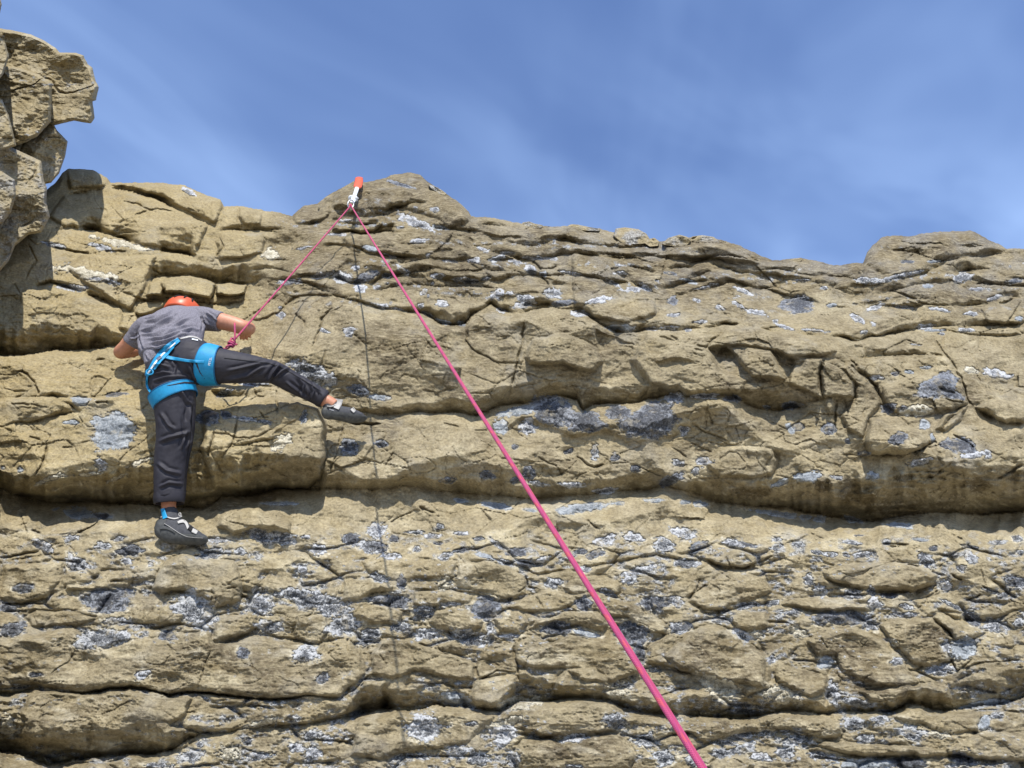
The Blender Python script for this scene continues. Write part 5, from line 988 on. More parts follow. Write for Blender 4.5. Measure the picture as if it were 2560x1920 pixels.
def blob(c, rad, axes=None, seg=20):
    """ellipsoid; axes: 3 unit vectors"""
    axes = axes or (Vector((1, 0, 0)), Vector((0, 1, 0)), Vector((0, 0, 1)))
    c = Vector(c); Vv, fs = [], []
    n = seg // 2
    for i in range(n + 1):
        ph = math.pi * i / n
        for a in range(seg):
            an = 2 * math.pi * a / seg
            Vv.append(c + axes[0] * (rad[0] * math.sin(ph) * math.cos(an)) + axes[1] * (rad[1] * math.sin(ph) * math.sin(an)) + axes[2] * (rad[2] * math.cos(ph)))
    for i in range(n):
        for a in range(seg):
            fs.append((i * seg + a, (i + 1) * seg + a, (i + 1) * seg + (a + 1) % seg, i * seg + (a + 1) % seg))
    return Vv, fs
def merge(parts):
    Vv, fs = [], []
    for v_, f_ in parts:
        k = len(Vv); Vv += [tuple(x) for x in v_]; fs += [tuple(i + k for i in f) for f in f_]
    return Vv, fs
def project(P):
    d = np.asarray(P) - CAM
    z = d[:, 1] * CT + d[:, 2] * ST; y = -d[:, 1] * ST + d[:, 2] * CT
    return 1280 + FPX * d[:, 0] / z, 960 - FPX * y / z
def skin_mesh(name, parts, mat, parent, voxel=0.007, smooth_it=4, folds=(), rough=0.0, noise_px=26.0):
    """one continuous surface over overlapping forms, then cloth folds pressed into it"""
    Vv, fs = merge(parts)
    me = bpy.data.meshes.new('t'); me.from_pydata(Vv, [], fs); me.update()
    bm = bmesh.new(); bm.from_mesh(me); bmesh.ops.recalc_face_normals(bm, faces=bm.faces); bm.to_mesh(me); bm.free()
    ob = bpy.data.objects.new('t', me); COL.objects.link(ob)
    r = ob.modifiers.new('r', 'REMESH'); r.mode = 'VOXEL'; r.voxel_size = voxel
    s = ob.modifiers.new('s', 'SMOOTH'); s.iterations = smooth_it; s.factor = 0.5
    dg = bpy.context.evaluated_depsgraph_get()
    m2 = bpy.data.meshes.new_from_object(ob.evaluated_get(dg))
    bpy.data.objects.remove(ob); bpy.data.meshes.remove(me)
    n = len(m2.vertices)
    co = np.empty(n * 3, np.float32); m2.vertices.foreach_get('co', co); co = co.reshape(-1, 3).astype(float)
    no = np.array([v.normal[:] for v in m2.vertices])
    u, v = project(co)
    disp = np.zeros(n)
    facing = np.clip(-(no * ((co - CAM) / np.linalg.norm(co - CAM, axis=1, keepdims=True))).sum(1), 0, 1) ** 0.5
    for view, pts, w, amp in folds:
        d, t = seg_dist(u, v, S(view, pts))
        tp = np.clip(np.minimum(t, 1 - t) * 5, 0, 1)
        disp += amp * tp * (np.exp(-(d / w) ** 2) - 0.55 * np.exp(-((d - 1.9 * w) / w) ** 2)) * facing
    if rough: disp += rough * fbm(u / noise_px, v / noise_px + co[:, 1] * 20, 3, 77)
    co = co + no * disp[:, None]
    m2.vertices.foreach_set('co', (co - np.array(parent.matrix_world.translation if False else parent.location)).astype(np.float32).ravel())
    m2.polygons.foreach_set('use_smooth', np.ones(len(m2.polygons), bool))
    m2.materials.clear(); m2.materials.append(mat); m2.update(); m2.name = name
    o = bpy.data.objects.new(name, m2); COL.objects.link(o); o.parent = parent
    return o
def tube_path(pts, rad, seg=10, closed=False):
    P_ = [Vector(p) for p in pts]; n = len(P_)
    Vv, fs = [], []
    up = Vector((0.13, 0.3, 0.95)).normalized(); prev = None
    for i, p in enumerate(P_):
        t = (P_[(i + 1) % n] - P_[i - 1]) if closed else (P_[min(i + 1, n - 1)] - P_[max(i - 1, 0)])
        t.normalize()
        s = (prev - t * prev.dot(t)) if prev is not None else t.cross(up)
        if s.length < 1e-6: s = t.orthogonal()
        s.normalize(); prev = s; b = t.cross(s)
        r = rad[i] if isinstance(rad, (list, np.ndarray)) else rad
        for a in range(seg):
            an = 2 * math.pi * a / seg; Vv.append(p + s * (r * math.cos(an)) + b * (r * math.sin(an)))
    m = n if closed else n - 1
    for i in range(m):
        for a in range(seg):
            j = (i + 1) % n
            fs.append((i * seg + a, i * seg + (a + 1) % seg, j * seg + (a + 1) % seg, j * seg + a))
    if not closed: fs += [tuple(range(seg))[::-1], tuple((n - 1) * seg + a for a in range(seg))]
    return Vv, fs
def part(name, vf, mat, parent, smooth=True):
    loc = Vector(parent.location) if parent and parent.parent is None else Vector((0, 0, 0))
    if parent and parent.parent is not None: loc = Vector(parent.parent.location)
    o = mesh_obj(name, [tuple(Vector(x) - loc) for x in vf[0]], vf[1], mat, parent, smooth)
    return o

def simple_mat(name, col, rough=0.7, col2=None, scale=120, bumpd=0.0, spec=0.4, sc=(1, 1, 1), lo=0.35, hi=0.65):
    m, nt, p = node_mat(name)
    n1 = noise(nt, scale, 4, 0.6, sc)
    base = mixc(nt, ramp(nt, n1, lo, hi), col, col2 or tuple(c * 0.8 for c in col))
    nt.links.new(base, p.inputs['Base Color']); p.inputs['Roughness'].default_value = rough; p.inputs['Specular IOR Level'].default_value = spec
    if bumpd: bump(nt, p, n1, bumpd, 0.6)
    return m
M_SHIRT = simple_mat('heather_jersey', (0.105, 0.100, 0.118), 0.95, (0.26, 0.25, 0.285), 150, 0.002, 0.15, (1, 1, 2.2), 0.34, 0.66)
M_TROUS = simple_mat('black_stretch_cloth', (0.024, 0.023, 0.031), 0.66, (0.033, 0.032, 0.041), 40, 0.0, 0.3)
M_BLUE = simple_mat('blue_webbing', (0.008, 0.215, 0.42), 0.6, (0.010, 0.27, 0.52), 40, 0.0006)
M_WHITE = simple_mat('white_webbing', (0.62, 0.66, 0.70), 0.7, (0.75, 0.78, 0.8), 60, 0.0005)
M_ORANGE = simple_mat('orange_shell', (0.62, 0.105, 0.036), 0.42, (0.54, 0.09, 0.03), 30, 0.0, 0.5)
M_DARK = simple_mat('dark_liner', (0.012, 0.012, 0.013), 0.9)
def skin_material():
    m, nt, p = node_mat('skin')
    n1 = noise(nt, 40, 4, 0.6)
    nt.links.new(mixc(nt, ramp(nt, n1, 0.35, 0.65), (0.46, 0.20, 0.115), (0.53, 0.25, 0.155)), p.inputs['Base Color'])
    p.inputs['Roughness'].default_value = 0.5; p.inputs['Subsurface Weight'].default_value = 0.08; p.inputs['Subsurface Radius'].default_value = (0.012, 0.005, 0.003)
    bump(nt, p, noise(nt, 260, 3), 0.0008, 0.4)
    return m
M_SKIN = skin_material()
M_HAIR = simple_mat('brown_hair', (0.03, 0.02, 0.013), 0.7)
M_SHOE = simple_mat('charcoal_suede', (0.040, 0.042, 0.048), 0.8, (0.060, 0.062, 0.070), 70, 0.001)
M_RUBBER = simple_mat('scuffed_rubber', (0.042, 0.045, 0.046), 0.7, (0.085, 0.088, 0.085), 38, 0.001)
M_STRAP = simple_mat('pale_grey_strap', (0.36, 0.35, 0.33), 0.8, (0.44, 0.43, 0.41), 50)
M_METAL = simple_mat('worn_alloy', (0.45, 0.45, 0.46), 0.35); 
M_METAL.node_tree.nodes['Principled BSDF'].inputs['Metallic'].default_value = 0.9
def rope_material():
    m, nt, p = node_mat('pink_rope')
    uvn = N(nt, 'ShaderNodeAttribute', attribute_name='along')
    sepx = N(nt, 'ShaderNodeSeparateXYZ'); nt.links.new(uvn.outputs['Vector'], sepx.inputs[0])
    def wave(ka, kc):
        a = N(nt, 'ShaderNodeMath', operation='MULTIPLY'); a.inputs[1].default_value = ka; nt.links.new(sepx.outputs['X'], a.inputs[0])
        c = N(nt, 'ShaderNodeMath', operation='MULTIPLY_ADD'); c.inputs[1].default_value = kc; nt.links.new(sepx.outputs['Y'], c.inputs[0]); nt.links.new(a.outputs[0], c.inputs[2])
        s = N(nt, 'ShaderNodeMath', operation='SINE'); nt.links.new(c.outputs[0], s.inputs[0]); return s.outputs[0]
    w1, w2 = wave(1700.0, 8.0), wave(1700.0, -8.0)
    mx = N(nt, 'ShaderNodeMath', operation='MAXIMUM'); nt.links.new(w1, mx.inputs[0]); nt.links.new(w2, mx.inputs[1])
    tr = wave(95.0, 1.0)
    base = mixc(nt, ramp(nt, tr, 0.55, 0.80), (0.49, 0.062, 0.170), (0.58, 0.082, 0.120))
    tr2 = wave(62.0, -2.0)
    base = mixc(nt, ramp(nt, tr2, 0.7, 0.9, 0, 0.7), base, (0.38, 0.045, 0.16))
    base = mixc(nt, ramp(nt, mx.outputs[0], -0.2, 0.5, 0.22, 0.0), base, (0.20, 0.015, 0.07))
    nt.links.new(base, p.inputs['Base Color']); p.inputs['Roughness'].default_value = 0.65
    bump(nt, p, mx.outputs[0], 0.0012, 0.6)
    return m
M_ROPE = rope_material()
def rope_obj(name, pts, rad, parent, seg=12):
    pts = [Vector(p) for p in pts]
    vf = tube_path(pts, rad, seg)
    o = part(name, vf, M_ROPE, parent)
    L = [0.0]
    for a, b in zip(pts, pts[1:]): L.append(L[-1] + (b - a).length)
    dat = []
    for i in range(len(pts)):
        for a in range(seg): dat.append((L[i], 2 * math.pi * a / seg, 0))
    at_ = o.data.attributes.new('along', 'FLOAT_VECTOR', 'POINT'); at_.data.foreach_set('vector', np.array(dat, np.float32).ravel())
    return o
# ------------------------------------------------------------------ the climber
A_ = lambda x, y, Y: at('A', x, y, Y)
person = empty('person', A_(520, 1560, 4.05))
tag(person, 'climber in grey t-shirt, black trousers and orange helmet spread across the rock', 'person')
X3 = Vector((1, 0, 0))
def keys(view, lst, side):
    return [(at(view, x, y, Y), rx, ry, side) for (x, y, Y, rx, ry) in lst]
def loft(view, lst, side, n=6, seg=28, closed=(True, True)):
    return frame_loft(smooth_rings(keys(view, lst, side), n), closed, seg)
side_t = (A_(640, 300, 3.95) - A_(260, 390, 3.95)).normalized()
# --- body, one continuous surface
def finger_chain(base, d1, d2, ln, r):
    p0 = Vector(base); p1 = p0 + d1 * ln * 0.5; p2 = p1 + (d1 * 0.6 + d2 * 0.6).normalized() * ln * 0.3; p3 = p2 + d2 * ln * 0.25
    return tube_path([p0, p1, p2, p3, p3 + d2 * 0.003], [r, r * 0.98, r * 0.92, r * 0.8, r * 0.35], 10)
def hand(wrist, fwd, across, palm_n):
    """palm, four fingers curled over the hold and a thumb from the side"""
    fwd, across, palm_n = fwd.normalized(), across.normalized(), palm_n.normalized()
    parts = [frame_loft([(wrist, 0.027, 0.021, across), (wrist + fwd * 0.03, 0.034, 0.018, across), (wrist + fwd * 0.07, 0.042, 0.016, across), (wrist + fwd * 0.095, 0.040, 0.012, across)], (True, True), 16)]
    for k, (off, ln) in enumerate(((-0.030, 0.072), (-0.010, 0.080), (0.011, 0.076), (0.031, 0.060))):
        parts.append(finger_chain(wrist + fwd * 0.088 + across * off, fwd, (fwd * 0.3 + palm_n).normalized(), ln, 0.0088))
    parts.append(finger_chain(wrist + fwd * 0.03 - across * 0.032, (fwd * 0.7 - across * 0.8).normalized(), (fwd * 0.9 + palm_n * 0.3).normalized(), 0.066, 0.0098))
    return parts
lw, le = A_(292, 408, 4.27), A_(152, 418, 4.15)
rw, re_ = A_(888, 268, 4.30), A_(893, 284, 4.04)
body_parts = [
    loft('A', [(462, 470, 3.88, .14, .095), (448, 370, 3.92, .15, .095), (452, 290, 3.97, .165, .095), (466, 240, 4.03, .15, .07), (488, 215, 4.07, .06, .06), (500, 200, 4.10, .055, .055)], side_t),
    blob(A_(515, 200, 4.13), (0.078, 0.098, 0.115)),                                            # head
    blob(A_(517, 185, 4.225), (0.014, 0.020, 0.020)), blob(A_(517, 202, 4.205), (0.028, 0.022, 0.014)),   # nose, mouth and chin
    blob(A_(437, 205, 4.13), (0.012, 0.022, 0.032)), blob(A_(593, 205, 4.13), (0.012, 0.022, 0.032)),      # ears
    # left arm: shoulder, elbow out to the side, forearm in to the hold
    loft('A', [(300, 270, 4.03, .056, .056), (235, 335, 4.08, .053, .053), (180, 395, 4.125, .047, .047), (148, 424, 4.155, .043, .043), (160, 428, 4.185, .042, .042), (225, 420, 4.23, .038, .038), (292, 408, 4.27, .029, .026)], Vector((0, 0.3, 1))),
    # right arm: out level, elbow at the far end, forearm to the wall
    loft('A', [(625, 225, 4.03, .058, .058), (720, 240, 4.02, .054, .054), (810, 262, 4.02, .050, .050), (868, 280, 4.03, .047, .047), (897, 290, 4.06, .043, .043), (905, 286, 4.13, .042, .042), (898, 276, 4.22, .036, .036), (888, 268, 4.30, .029, .026)], Vector((0, 0.3, 1))),
    # legs inside the trousers down to the ankles
    loft('A', [(430, 520, 3.90, .09, .09), (455, 640, 3.89, .07, .07), (468, 900, 3.94, .045, .045), (445, 1100, 3.99, .042, .042), (432, 1290, 4.035, .040, .040), (432, 1350, 4.045, .037, .040), (440, 1420, 4.05, .034, .045)], X3),
    loft('A', [(560, 490, 3.87, .09, .09), (800, 515, 3.89, .060, .060), (1040, 548, 3.94, .038, .038), (1200, 625, 4.015, .036, .036), (1330, 700, 4.075, .040, .040), (1380, 725, 4.09, .038, .040), (1410, 745, 4.10, .036, .040)], Vector((0, 0.3, 1))),
]
body_parts += hand(lw, Vector((0.55, 0.35, 0.25)), Vector((0.2, 0.3, -1)), Vector((0.3, 1, -0.2)))
body_parts += hand(rw, Vector((-0.32, 0.9, 0.05)), Vector((0.9, 0.25, 0.2)), Vector((0.1, 0.5, -0.9)))
body = skin_mesh('body', body_parts, M_SKIN, person, 0.0045, 3)
# --- hair under the helmet
part('hair', blob(A_(515, 196, 4.118), (0.083, 0.098, 0.112)), M_HAIR, body)
# --- shirt
shirt_folds = [('L', [(370, 590), (520, 560), (700, 480), (900, 380)], 4.2, .010), ('L', [(380, 640), (560, 640), (800, 560), (1000, 440), (1100, 400)], 4.5, .011), ('L', [(420, 470), (600, 440), (760, 360), (870, 260)], 4.2, .010),
               ('L', [(450, 420), (560, 395), (640, 350)], 3.5, .008), ('L', [(440, 700), (700, 690), (900, 610), (1100, 560), (1230, 590)], 4.5, .010), ('L', [(500, 770), (760, 720), (960, 630), (1130, 620)], 4.2, .010), ('L', [(560, 840), (760, 790), (900, 700), (1000, 680)], 4.0, .009),
               ('L', [(1230, 380), (1255, 470), (1250, 590)], 4.5, -.011), ('L', [(600, 930), (760, 830), (860, 730)], 3.6, .008), ('L', [(1290, 330), (1400, 400), (1460, 470)], 3.6, .007), ('L', [(250, 700), (330, 690), (390, 640)], 3.4, .007), ('L', [(350, 600), (380, 740), (420, 860)], 4.0, -.010),
               ('L', [(560, 520), (760, 450), (940, 310)], 3.0, .006), ('L', [(640, 660), (900, 540), (1060, 500)], 3.0, .006), ('L', [(470, 900), (520, 1000)], 3.5, .006), ('L', [(1260, 420), (1340, 520)], 3.2, .006)]
shirt_parts = [
    frame_loft(smooth_rings([(A_(420, 478, 3.885), .150, .140, side_t), (A_(436, 430, 3.89), .175, .138, side_t), (A_(445, 370, 3.92), .188, .120, side_t), (A_(448, 300, 3.97), .200, .122, side_t), (A_(462, 246, 4.03), .178, .098, side_t), (A_(482, 218, 4.07), .11, .08, side_t), (A_(495, 204, 4.085), .07, .065, side_t)], 6), (True, True), 40),
    loft('A', [(345, 280, 4.02, .085, .085), (290, 292, 4.045, .076, .076), (240, 345, 4.085, .066, .066), (212, 378, 4.105, .062, .062)], Vector((0, 0.3, 1))),
    loft('A', [(560, 235, 4.04, .085, .085), (630, 230, 4.03, .078, .078), (690, 238, 4.02, .070, .070), (738, 248, 4.02, .064, .064)], Vector((0, 0.3, 1))),
    # the left hem hangs down over the hip
    loft('A', [(375, 400, 3.86, .095, .075), (345, 460, 3.82, .062, .06), (322, 510, 3.80, .030, .040)], side_t)]
shirt = skin_mesh('shirt', shirt_parts, M_SHIRT, person, 0.0042, 5, [(a, b, c * 0.72, d_ * 2.1) for a, b, c, d_ in shirt_folds], 0.003, 24)
# --- trousers
tr_folds = [('A', [(1010, 605), (1050, 545), (1090, 495)], 4.5, .012), ('A', [(1040, 590), (1100, 540), (1150, 520)], 4.0, .009), ('A', [(750, 596), (900, 565), (1010, 500)], 5, .008), ('A', [(770, 540), (930, 505), (1040, 480)], 4, .006),
            ('A', [(330, 600), (430, 572), (560, 575)], 4, .007), ('A', [(330, 560), (400, 545), (480, 560)], 3.6, .006), ('A', [(380, 640), (520, 610), (630, 615)], 4, .007), ('A', [(330, 500), (380, 500), (440, 520)], 3.4, .006),
            ('A', [(560, 730), (545, 840), (560, 950), (528, 1010)], 5, .011), ('A', [(520, 800), (535, 900), (500, 1010)], 4, .007), ('A', [(380, 780), (430, 860), (470, 890)], 4.5, .006), ('A', [(370, 960), (440, 930), (560, 900)], 5, .007), ('A', [(360, 1080), (420, 1130), (510, 1150)], 5, .006),
            ('A', [(370, 1230), (430, 1200), (520, 1210)], 4, .007), ('A', [(1180, 560), (1230, 620), (1220, 690)], 4, .008), ('A', [(1260, 600), (1290, 660), (1270, 720)], 3.6, .007), ('A', [(1120, 600), (1200, 660), (1260, 720)], 4, .008), ('A', [(1310, 640), (1340, 690)], 3.2, .006),
            ('A', [(560, 470), (600, 560), (650, 620)], 6, -.012), ('A', [(440, 470), (470, 520), (460, 560)], 4, .005), ('A', [(500, 650), (540, 720), (570, 740)], 4, .008)]
tr_parts = [
    blob(A_(432, 556, 3.86), (0.132, 0.128, 0.125)), blob(A_(560, 470, 3.86), (0.140, 0.130, 0.132)), blob(A_(500, 500, 3.90), (0.160, 0.125, 0.13)),
    loft('A', [(430, 520, 3.87, .130, .125), (452, 620, 3.87, .126, .122), (466, 720, 3.885, .114, .112), (470, 900, 3.93, .101, .100), (446, 1080, 3.98, .091, .090), (438, 1220, 4.01, .084, .084), (440, 1292, 4.025, .081, .082)], X3),
    loft('A', [(540, 490, 3.86, .130, .125), (690, 506, 3.865, .110, .110), (850, 520, 3.885, .092, .092), (1000, 538, 3.92, .074, .074), (1060, 550, 3.94, .069, .068), (1180, 615, 4.0, .064, .062), (1290, 672, 4.055, .058, .056), (1345, 702, 4.08, .056, .054)], Vector((0, 0.3, 1)))]
trousers = skin_mesh('trousers', tr_parts, M_TROUS, person, 0.0055, 5, [(a, b, c * 0.85, d_ * 2.0) for a, b, c, d_ in tr_folds], 0.0022, 34)
def cuff(c0, c1, r0, r1, side, parent):
    """an open, rolled hem"""
    rg = []
    c0, c1 = Vector(c0), Vector(c1)
    outer = [(c0, r0, r0), (c0.lerp(c1, .5), (r0 + r1) / 2 + .003, (r0 + r1) / 2 + .003), (c1, r1, r1), (c1 + (c1 - c0) * .08, r1 - .004, r1 - .004), (c1, r1 - .009, r1 - .009), (c0.lerp(c1, .3), r1 - .012, r1 - .012)]
    Vv, fs = [], []
    t = (c1 - c0).normalized(); sx = Vector(side); sx = (sx - t * sx.dot(t)).normalized(); sy = t.cross(sx)
    for k, (c, a, b) in enumerate(outer):
        for j in range(36):
            an = 2 * math.pi * j / 36; w = 1 + 0.05 * math.sin(3 * an + k * .2) + 0.03 * math.sin(7 * an)
            Vv.append(c + sx * (a * w * math.cos(an)) + sy * (b * w * math.sin(an)))
    for k in range(len(outer) - 1):
        for j in range(36): fs.append((k * 36 + j, k * 36 + (j + 1) % 36, (k + 1) * 36 + (j + 1) % 36, (k + 1) * 36 + j))
    return part('cuff', (Vv, fs), M_TROUS, parent)
cuff(A_(440, 1262, 4.018), A_(437, 1322, 4.03), .080, .078, X3, trousers)
cuff(A_(1322, 690, 4.07), A_(1352, 708, 4.082), .056, .055, Vector((0, .3, 1)), trousers)
# --- helmet
def helmet():
    c = A_(515, 214, 4.12)
    ax = (Vector((1, 0.05, -0.06)).normalized(), None, None)
    up = Vector((0.06, 0.10, 1)).normalized(); fw = up.cross(ax[0]).normalized(); rt = fw.cross(up).normalized()
    Vv, fs = [], []
    seg, rows = 48, 16
    for shell, k in ((0, 1.0), (1, 0.90)):
        for i in range(rows + 1):
            ph = (math.pi * 0.56) * i / rows
            for a in range(seg):
                an = 2 * math.pi * a / seg
                rib = 1 + (0.018 * (1 if math.cos(an * 6) > 0.2 else 0) * math.sin(ph) * (ph > 0.35) * (ph < 1.35) if not shell else 0)
                e = c + rt * (.119 * k * rib * math.sin(ph) * math.cos(an)) + fw * (.143 * k * rib * math.sin(ph) * math.sin(an)) + up * (.118 * k * rib * math.cos(ph))
                Vv.append(e)
    n1 = (rows + 1) * seg
    for i in range(rows):
        for a in range(seg):
            q = (i * seg + a, (i + 1) * seg + a, (i + 1) * seg + (a + 1) % seg, i * seg + (a + 1) % seg)
            fs.append(q); 
    rim = [(rows * seg + a, n1 + rows * seg + a, n1 + rows * seg + (a + 1) % seg, rows * seg + (a + 1) % seg) for a in range(seg)]
    shell = part('helmet', (Vv[:n1] + [Vv[n1 + rows * seg + a] for a in range(seg)], fs + [(rows * seg + a, n1 + a, n1 + (a + 1) % seg, rows * seg + (a + 1) % seg) for a in range(seg)]), M_ORANGE, person)
    inner = [tuple(i for i in (q[3], q[2], q[1], q[0])) for q in fs]
    part('helmet_liner', ([p + up * -0.001 for p in Vv[n1:]], inner), M_DARK, shell)
    for an in (-2.3, -1.85, -1.3, -0.85):                                # long vents over the back
        path = []
        for j in range(9):
            ph = 0.45 + 0.75 * j / 8
            path.append(c + rt * (.1215 * math.sin(ph) * math.cos(an)) + fw * (.1455 * math.sin(ph) * math.sin(an)) + up * (.1205 * math.cos(ph)))
        part('vent', tube_path(path, [.002, .005, .006, .0065, .0065, .0065, .006, .005, .002], 8), M_DARK, shell)
    return shell
helmet()
# --- harness
from mathutils.bvhtree import BVHTree
def bvh_of(objs):
    Vv, fs = [], []
    for o in objs:
        k = len(Vv); loc = Vector(person.location)
        Vv += [v.co + loc for v in o.data.vertices]; fs += [tuple(i + k for i in p.vertices) for p in o.data.polygons]
    return BVHTree.FromPolygons(Vv, fs)
BVH = bvh_of([shirt, trousers])
def ribbon(name, view, pts, width, mat, parent, lift=0.006, thick=0.004, step=2.5, bv=None):
    """webbing lying on the clothes"""
    bv = bv or BVH
    p = S(view, pts); s = VIEWS[view][2]
    L = np.r_[0, np.cumsum(np.hypot(*np.diff(p, axis=0).T))]; n = max(4, int(L[-1] / step))
    tq = np.linspace(0, L[-1], n)
    px, py = np.interp(tq, L, p[:, 0]), np.interp(tq, L, p[:, 1])
    for _ in range(3):
        px[1:-1] = (px[:-2] + 2 * px[1:-1] + px[2:]) / 4; py[1:-1] = (py[:-2] + 2 * py[1:-1] + py[2:]) / 4
    w = np.interp(tq / L[-1], np.linspace(0, 1, len(width)), width) / s if isinstance(width, (list, tuple)) else np.full(n, width / s)
    tx, ty = np.gradient(px), np.gradient(py); l = np.hypot(tx, ty); nx, ny = -ty / l, tx / l
    dist = np.full((n, 5), np.nan); dirs = {}
    for i in range(n):
        for j in range(5):
            f = (j - 2) / 4.0
            uu, vv = px[i] + nx[i] * w[i] * f, py[i] + ny[i] * w[i] * f
            d = Vector(world_pt(uu, vv, 4.0) - CAM).normalized(); dirs[i, j] = d
            hit = bv.ray_cast(Vector(CAM), d)
            if hit[0] is not None: dist[i, j] = hit[3]
    row = np.nanmin(dist, axis=1)
    good = ~np.isnan(row); row = np.interp(np.arange(n), np.nonzero(good)[0], row[good])
    for j in range(5): dist[:, j] = np.where(np.isnan(dist[:, j]), row + 0.01, dist[:, j])
    k5 = np.ones(5) / 5
    for j in range(5): dist[:, j] = np.minimum(dist[:, j], np.convolve(np.pad(dist[:, j], 2, mode='edge'), k5, 'valid'))
    Vv, fs = [], []
    for sgn in (lift + thick, lift - 0.004):
        for i in range(n):
            for j in range(5): Vv.append(Vector(CAM) + dirs[i, j] * (dist[i, j] - sgn))
    o2 = n * 5
    for i in range(n - 1):
        for j in range(4):
            a = i * 5 + j
            fs.append((a, a + 1, a + 6, a + 5)); fs.append((o2 + a, o2 + a + 5, o2 + a + 6, o2 + a + 1))
        fs.append((i * 5, i * 5 + 5, o2 + i * 5 + 5, o2 + i * 5)); fs.append((i * 5 + 4, o2 + i * 5 + 4, o2 + i * 5 + 9, i * 5 + 9))
    fs.append((0, o2, o2 + 1, 1)); 
    return part(name, (Vv, fs), mat, parent)
def band(name, view, lst, side, mat, parent, t=0.006, seg=44):
    """a padded loop round a limb"""
    rg = smooth_rings(keys(view, lst, side), 4)
    o_v, o_f = frame_loft(rg, (False, False), seg)
    i_v, i_f = frame_loft([(c, a - t, b - t, s_) for c, a, b, s_ in rg], (False, False), seg)
    k = len(o_v); m = len(rg) - 1
    fs = list(o_f) + [tuple(i + k for i in f[::-1]) for f in i_f]
    for r in (0, m):
        for a in range(seg): fs.append((r * seg + a, r * seg + (a + 1) % seg, k + r * seg + (a + 1) % seg, k + r * seg + a))
    return part(name, (o_v + i_v, fs), mat, parent)
harness = part('harness', ([Vector(v) for v in ()], []), M_BLUE, person) if False else None
loopR = band('leg_loop', 'A', [(643, 500, 3.865, .124, .124), (660, 502, 3.865, .127, .127), (710, 507, 3.868, .120, .120), (732, 508, 3.87, .115, .115)], Vector((0, 0.3, 1)), M_BLUE, person)
loopL = band('leg_loop', 'A', [(450, 660, 3.874, .133, .130), (455, 673, 3.877, .133, .130), (468, 704, 3.883, .129, .126), (473, 715, 3.886, .125, .122)], Vector((1, 0, 0.10)), M_BLUE, person)
def piping(view, lst, side, parent):
    for k in (0, -1):
        c, a, b, s_ = keys(view, [lst[k]], side)[0]
        c2 = keys(view, [lst[1 if k == 0 else -2]], side)[0][0]
        t = (c - c2).normalized(); sx = (Vector(s_) - t * Vector(s_).dot(t)).normalized(); sy = t.cross(sx)
        part('piping', tube_path([c + sx * (a * math.cos(q)) + sy * (b * math.sin(q)) for q in np.linspace(0, 2 * math.pi, 44, endpoint=False)], 0.0042, 7, True), M_BLUED, parent)
M_BLUED = simple_mat('dark_blue_edging', (0.004, 0.11, 0.26), 0.7)
piping('A', [(643, 500, 3.865, .122, .122), (660, 502, 3.865, .127, .127), (710, 507, 3.868, .120, .120), (732, 508, 3.87, .113, .113)], Vector((0, 0.3, 1)), loopR)
piping('A', [(450, 660, 3.874, .131, .128), (455, 673, 3.877, .133, .130), (468, 704, 3.883, .129, .126), (473, 715, 3.886, .123, .120)], Vector((1, 0, 0.10)), loopL)
ribbon('waist_belt', 'A', [(300, 572), (322, 532), (360, 475), (400, 425), (445, 385), (492, 352)], [18, 34, 44, 46, 40, 26], M_BLUE, person, 0.010)
ribbon('belt_webbing', 'A', [(303, 560), (340, 505), (372, 462), (420, 415), (470, 372)], [9, 11, 10, 9, 7], M_WHITE, person, 0.017, 0.003)
ribbon('strap', 'A', [(404, 450), (440, 462), (540, 478), (640, 486)], [22, 19, 17, 17], M_BLUE, person, 0.010)
ribbon('strap', 'A', [(306, 552), (300, 590), (300, 625), (318, 660), (345, 680), (372, 682)], [10, 12, 13, 13, 13, 12], M_BLUE, person, 0.008)
ribbon('strap', 'A', [(345, 530), (380, 480), (420, 440), (460, 395)], [10, 14, 16, 12], M_BLUE, person, 0.014)
part('buckle', tube_path([A_(318 + 26 * math.cos(a) * .8, 545 + 16 * math.sin(a), 3.72) for a in np.linspace(0, 2 * math.pi, 18, endpoint=False)], 0.004, 8, True), M_BLUE, person)
ribbon('waistband', 'A', [(498, 347), (555, 334), (592, 338), (628, 357)], [7, 10, 10, 7], M_STRAP, trousers, 0.006, 0.003)
ribbon('belt_label', 'A', [(568, 349), (604, 356)], [8, 8], M_WHITE, trousers, 0.007, 0.002)
ribbon('side_seam', 'A', [(572, 745), (566, 850), (556, 960), (538, 1060), (528, 1180), (522, 1270)], [4, 4, 4, 4, 4, 4], M_DARK, trousers, 0.001, 0.0015)
ribbon('side_seam', 'A', [(760, 462), (900, 478), (1020, 492), (1090, 512), (1200, 575), (1330, 655)], [3.5, 3.5, 3.5, 3.5, 3.5, 3.5], M_DARK, trousers, 0.001, 0.0015)
ribbon('ladder_lock', 'A', [(362, 470), (385, 452)], [16, 16], M_METAL, person, 0.021, 0.004)
ribbon('belt_tail', 'A', [(290, 560), (325, 556)], [12, 12], M_BLUE, person, 0.012)
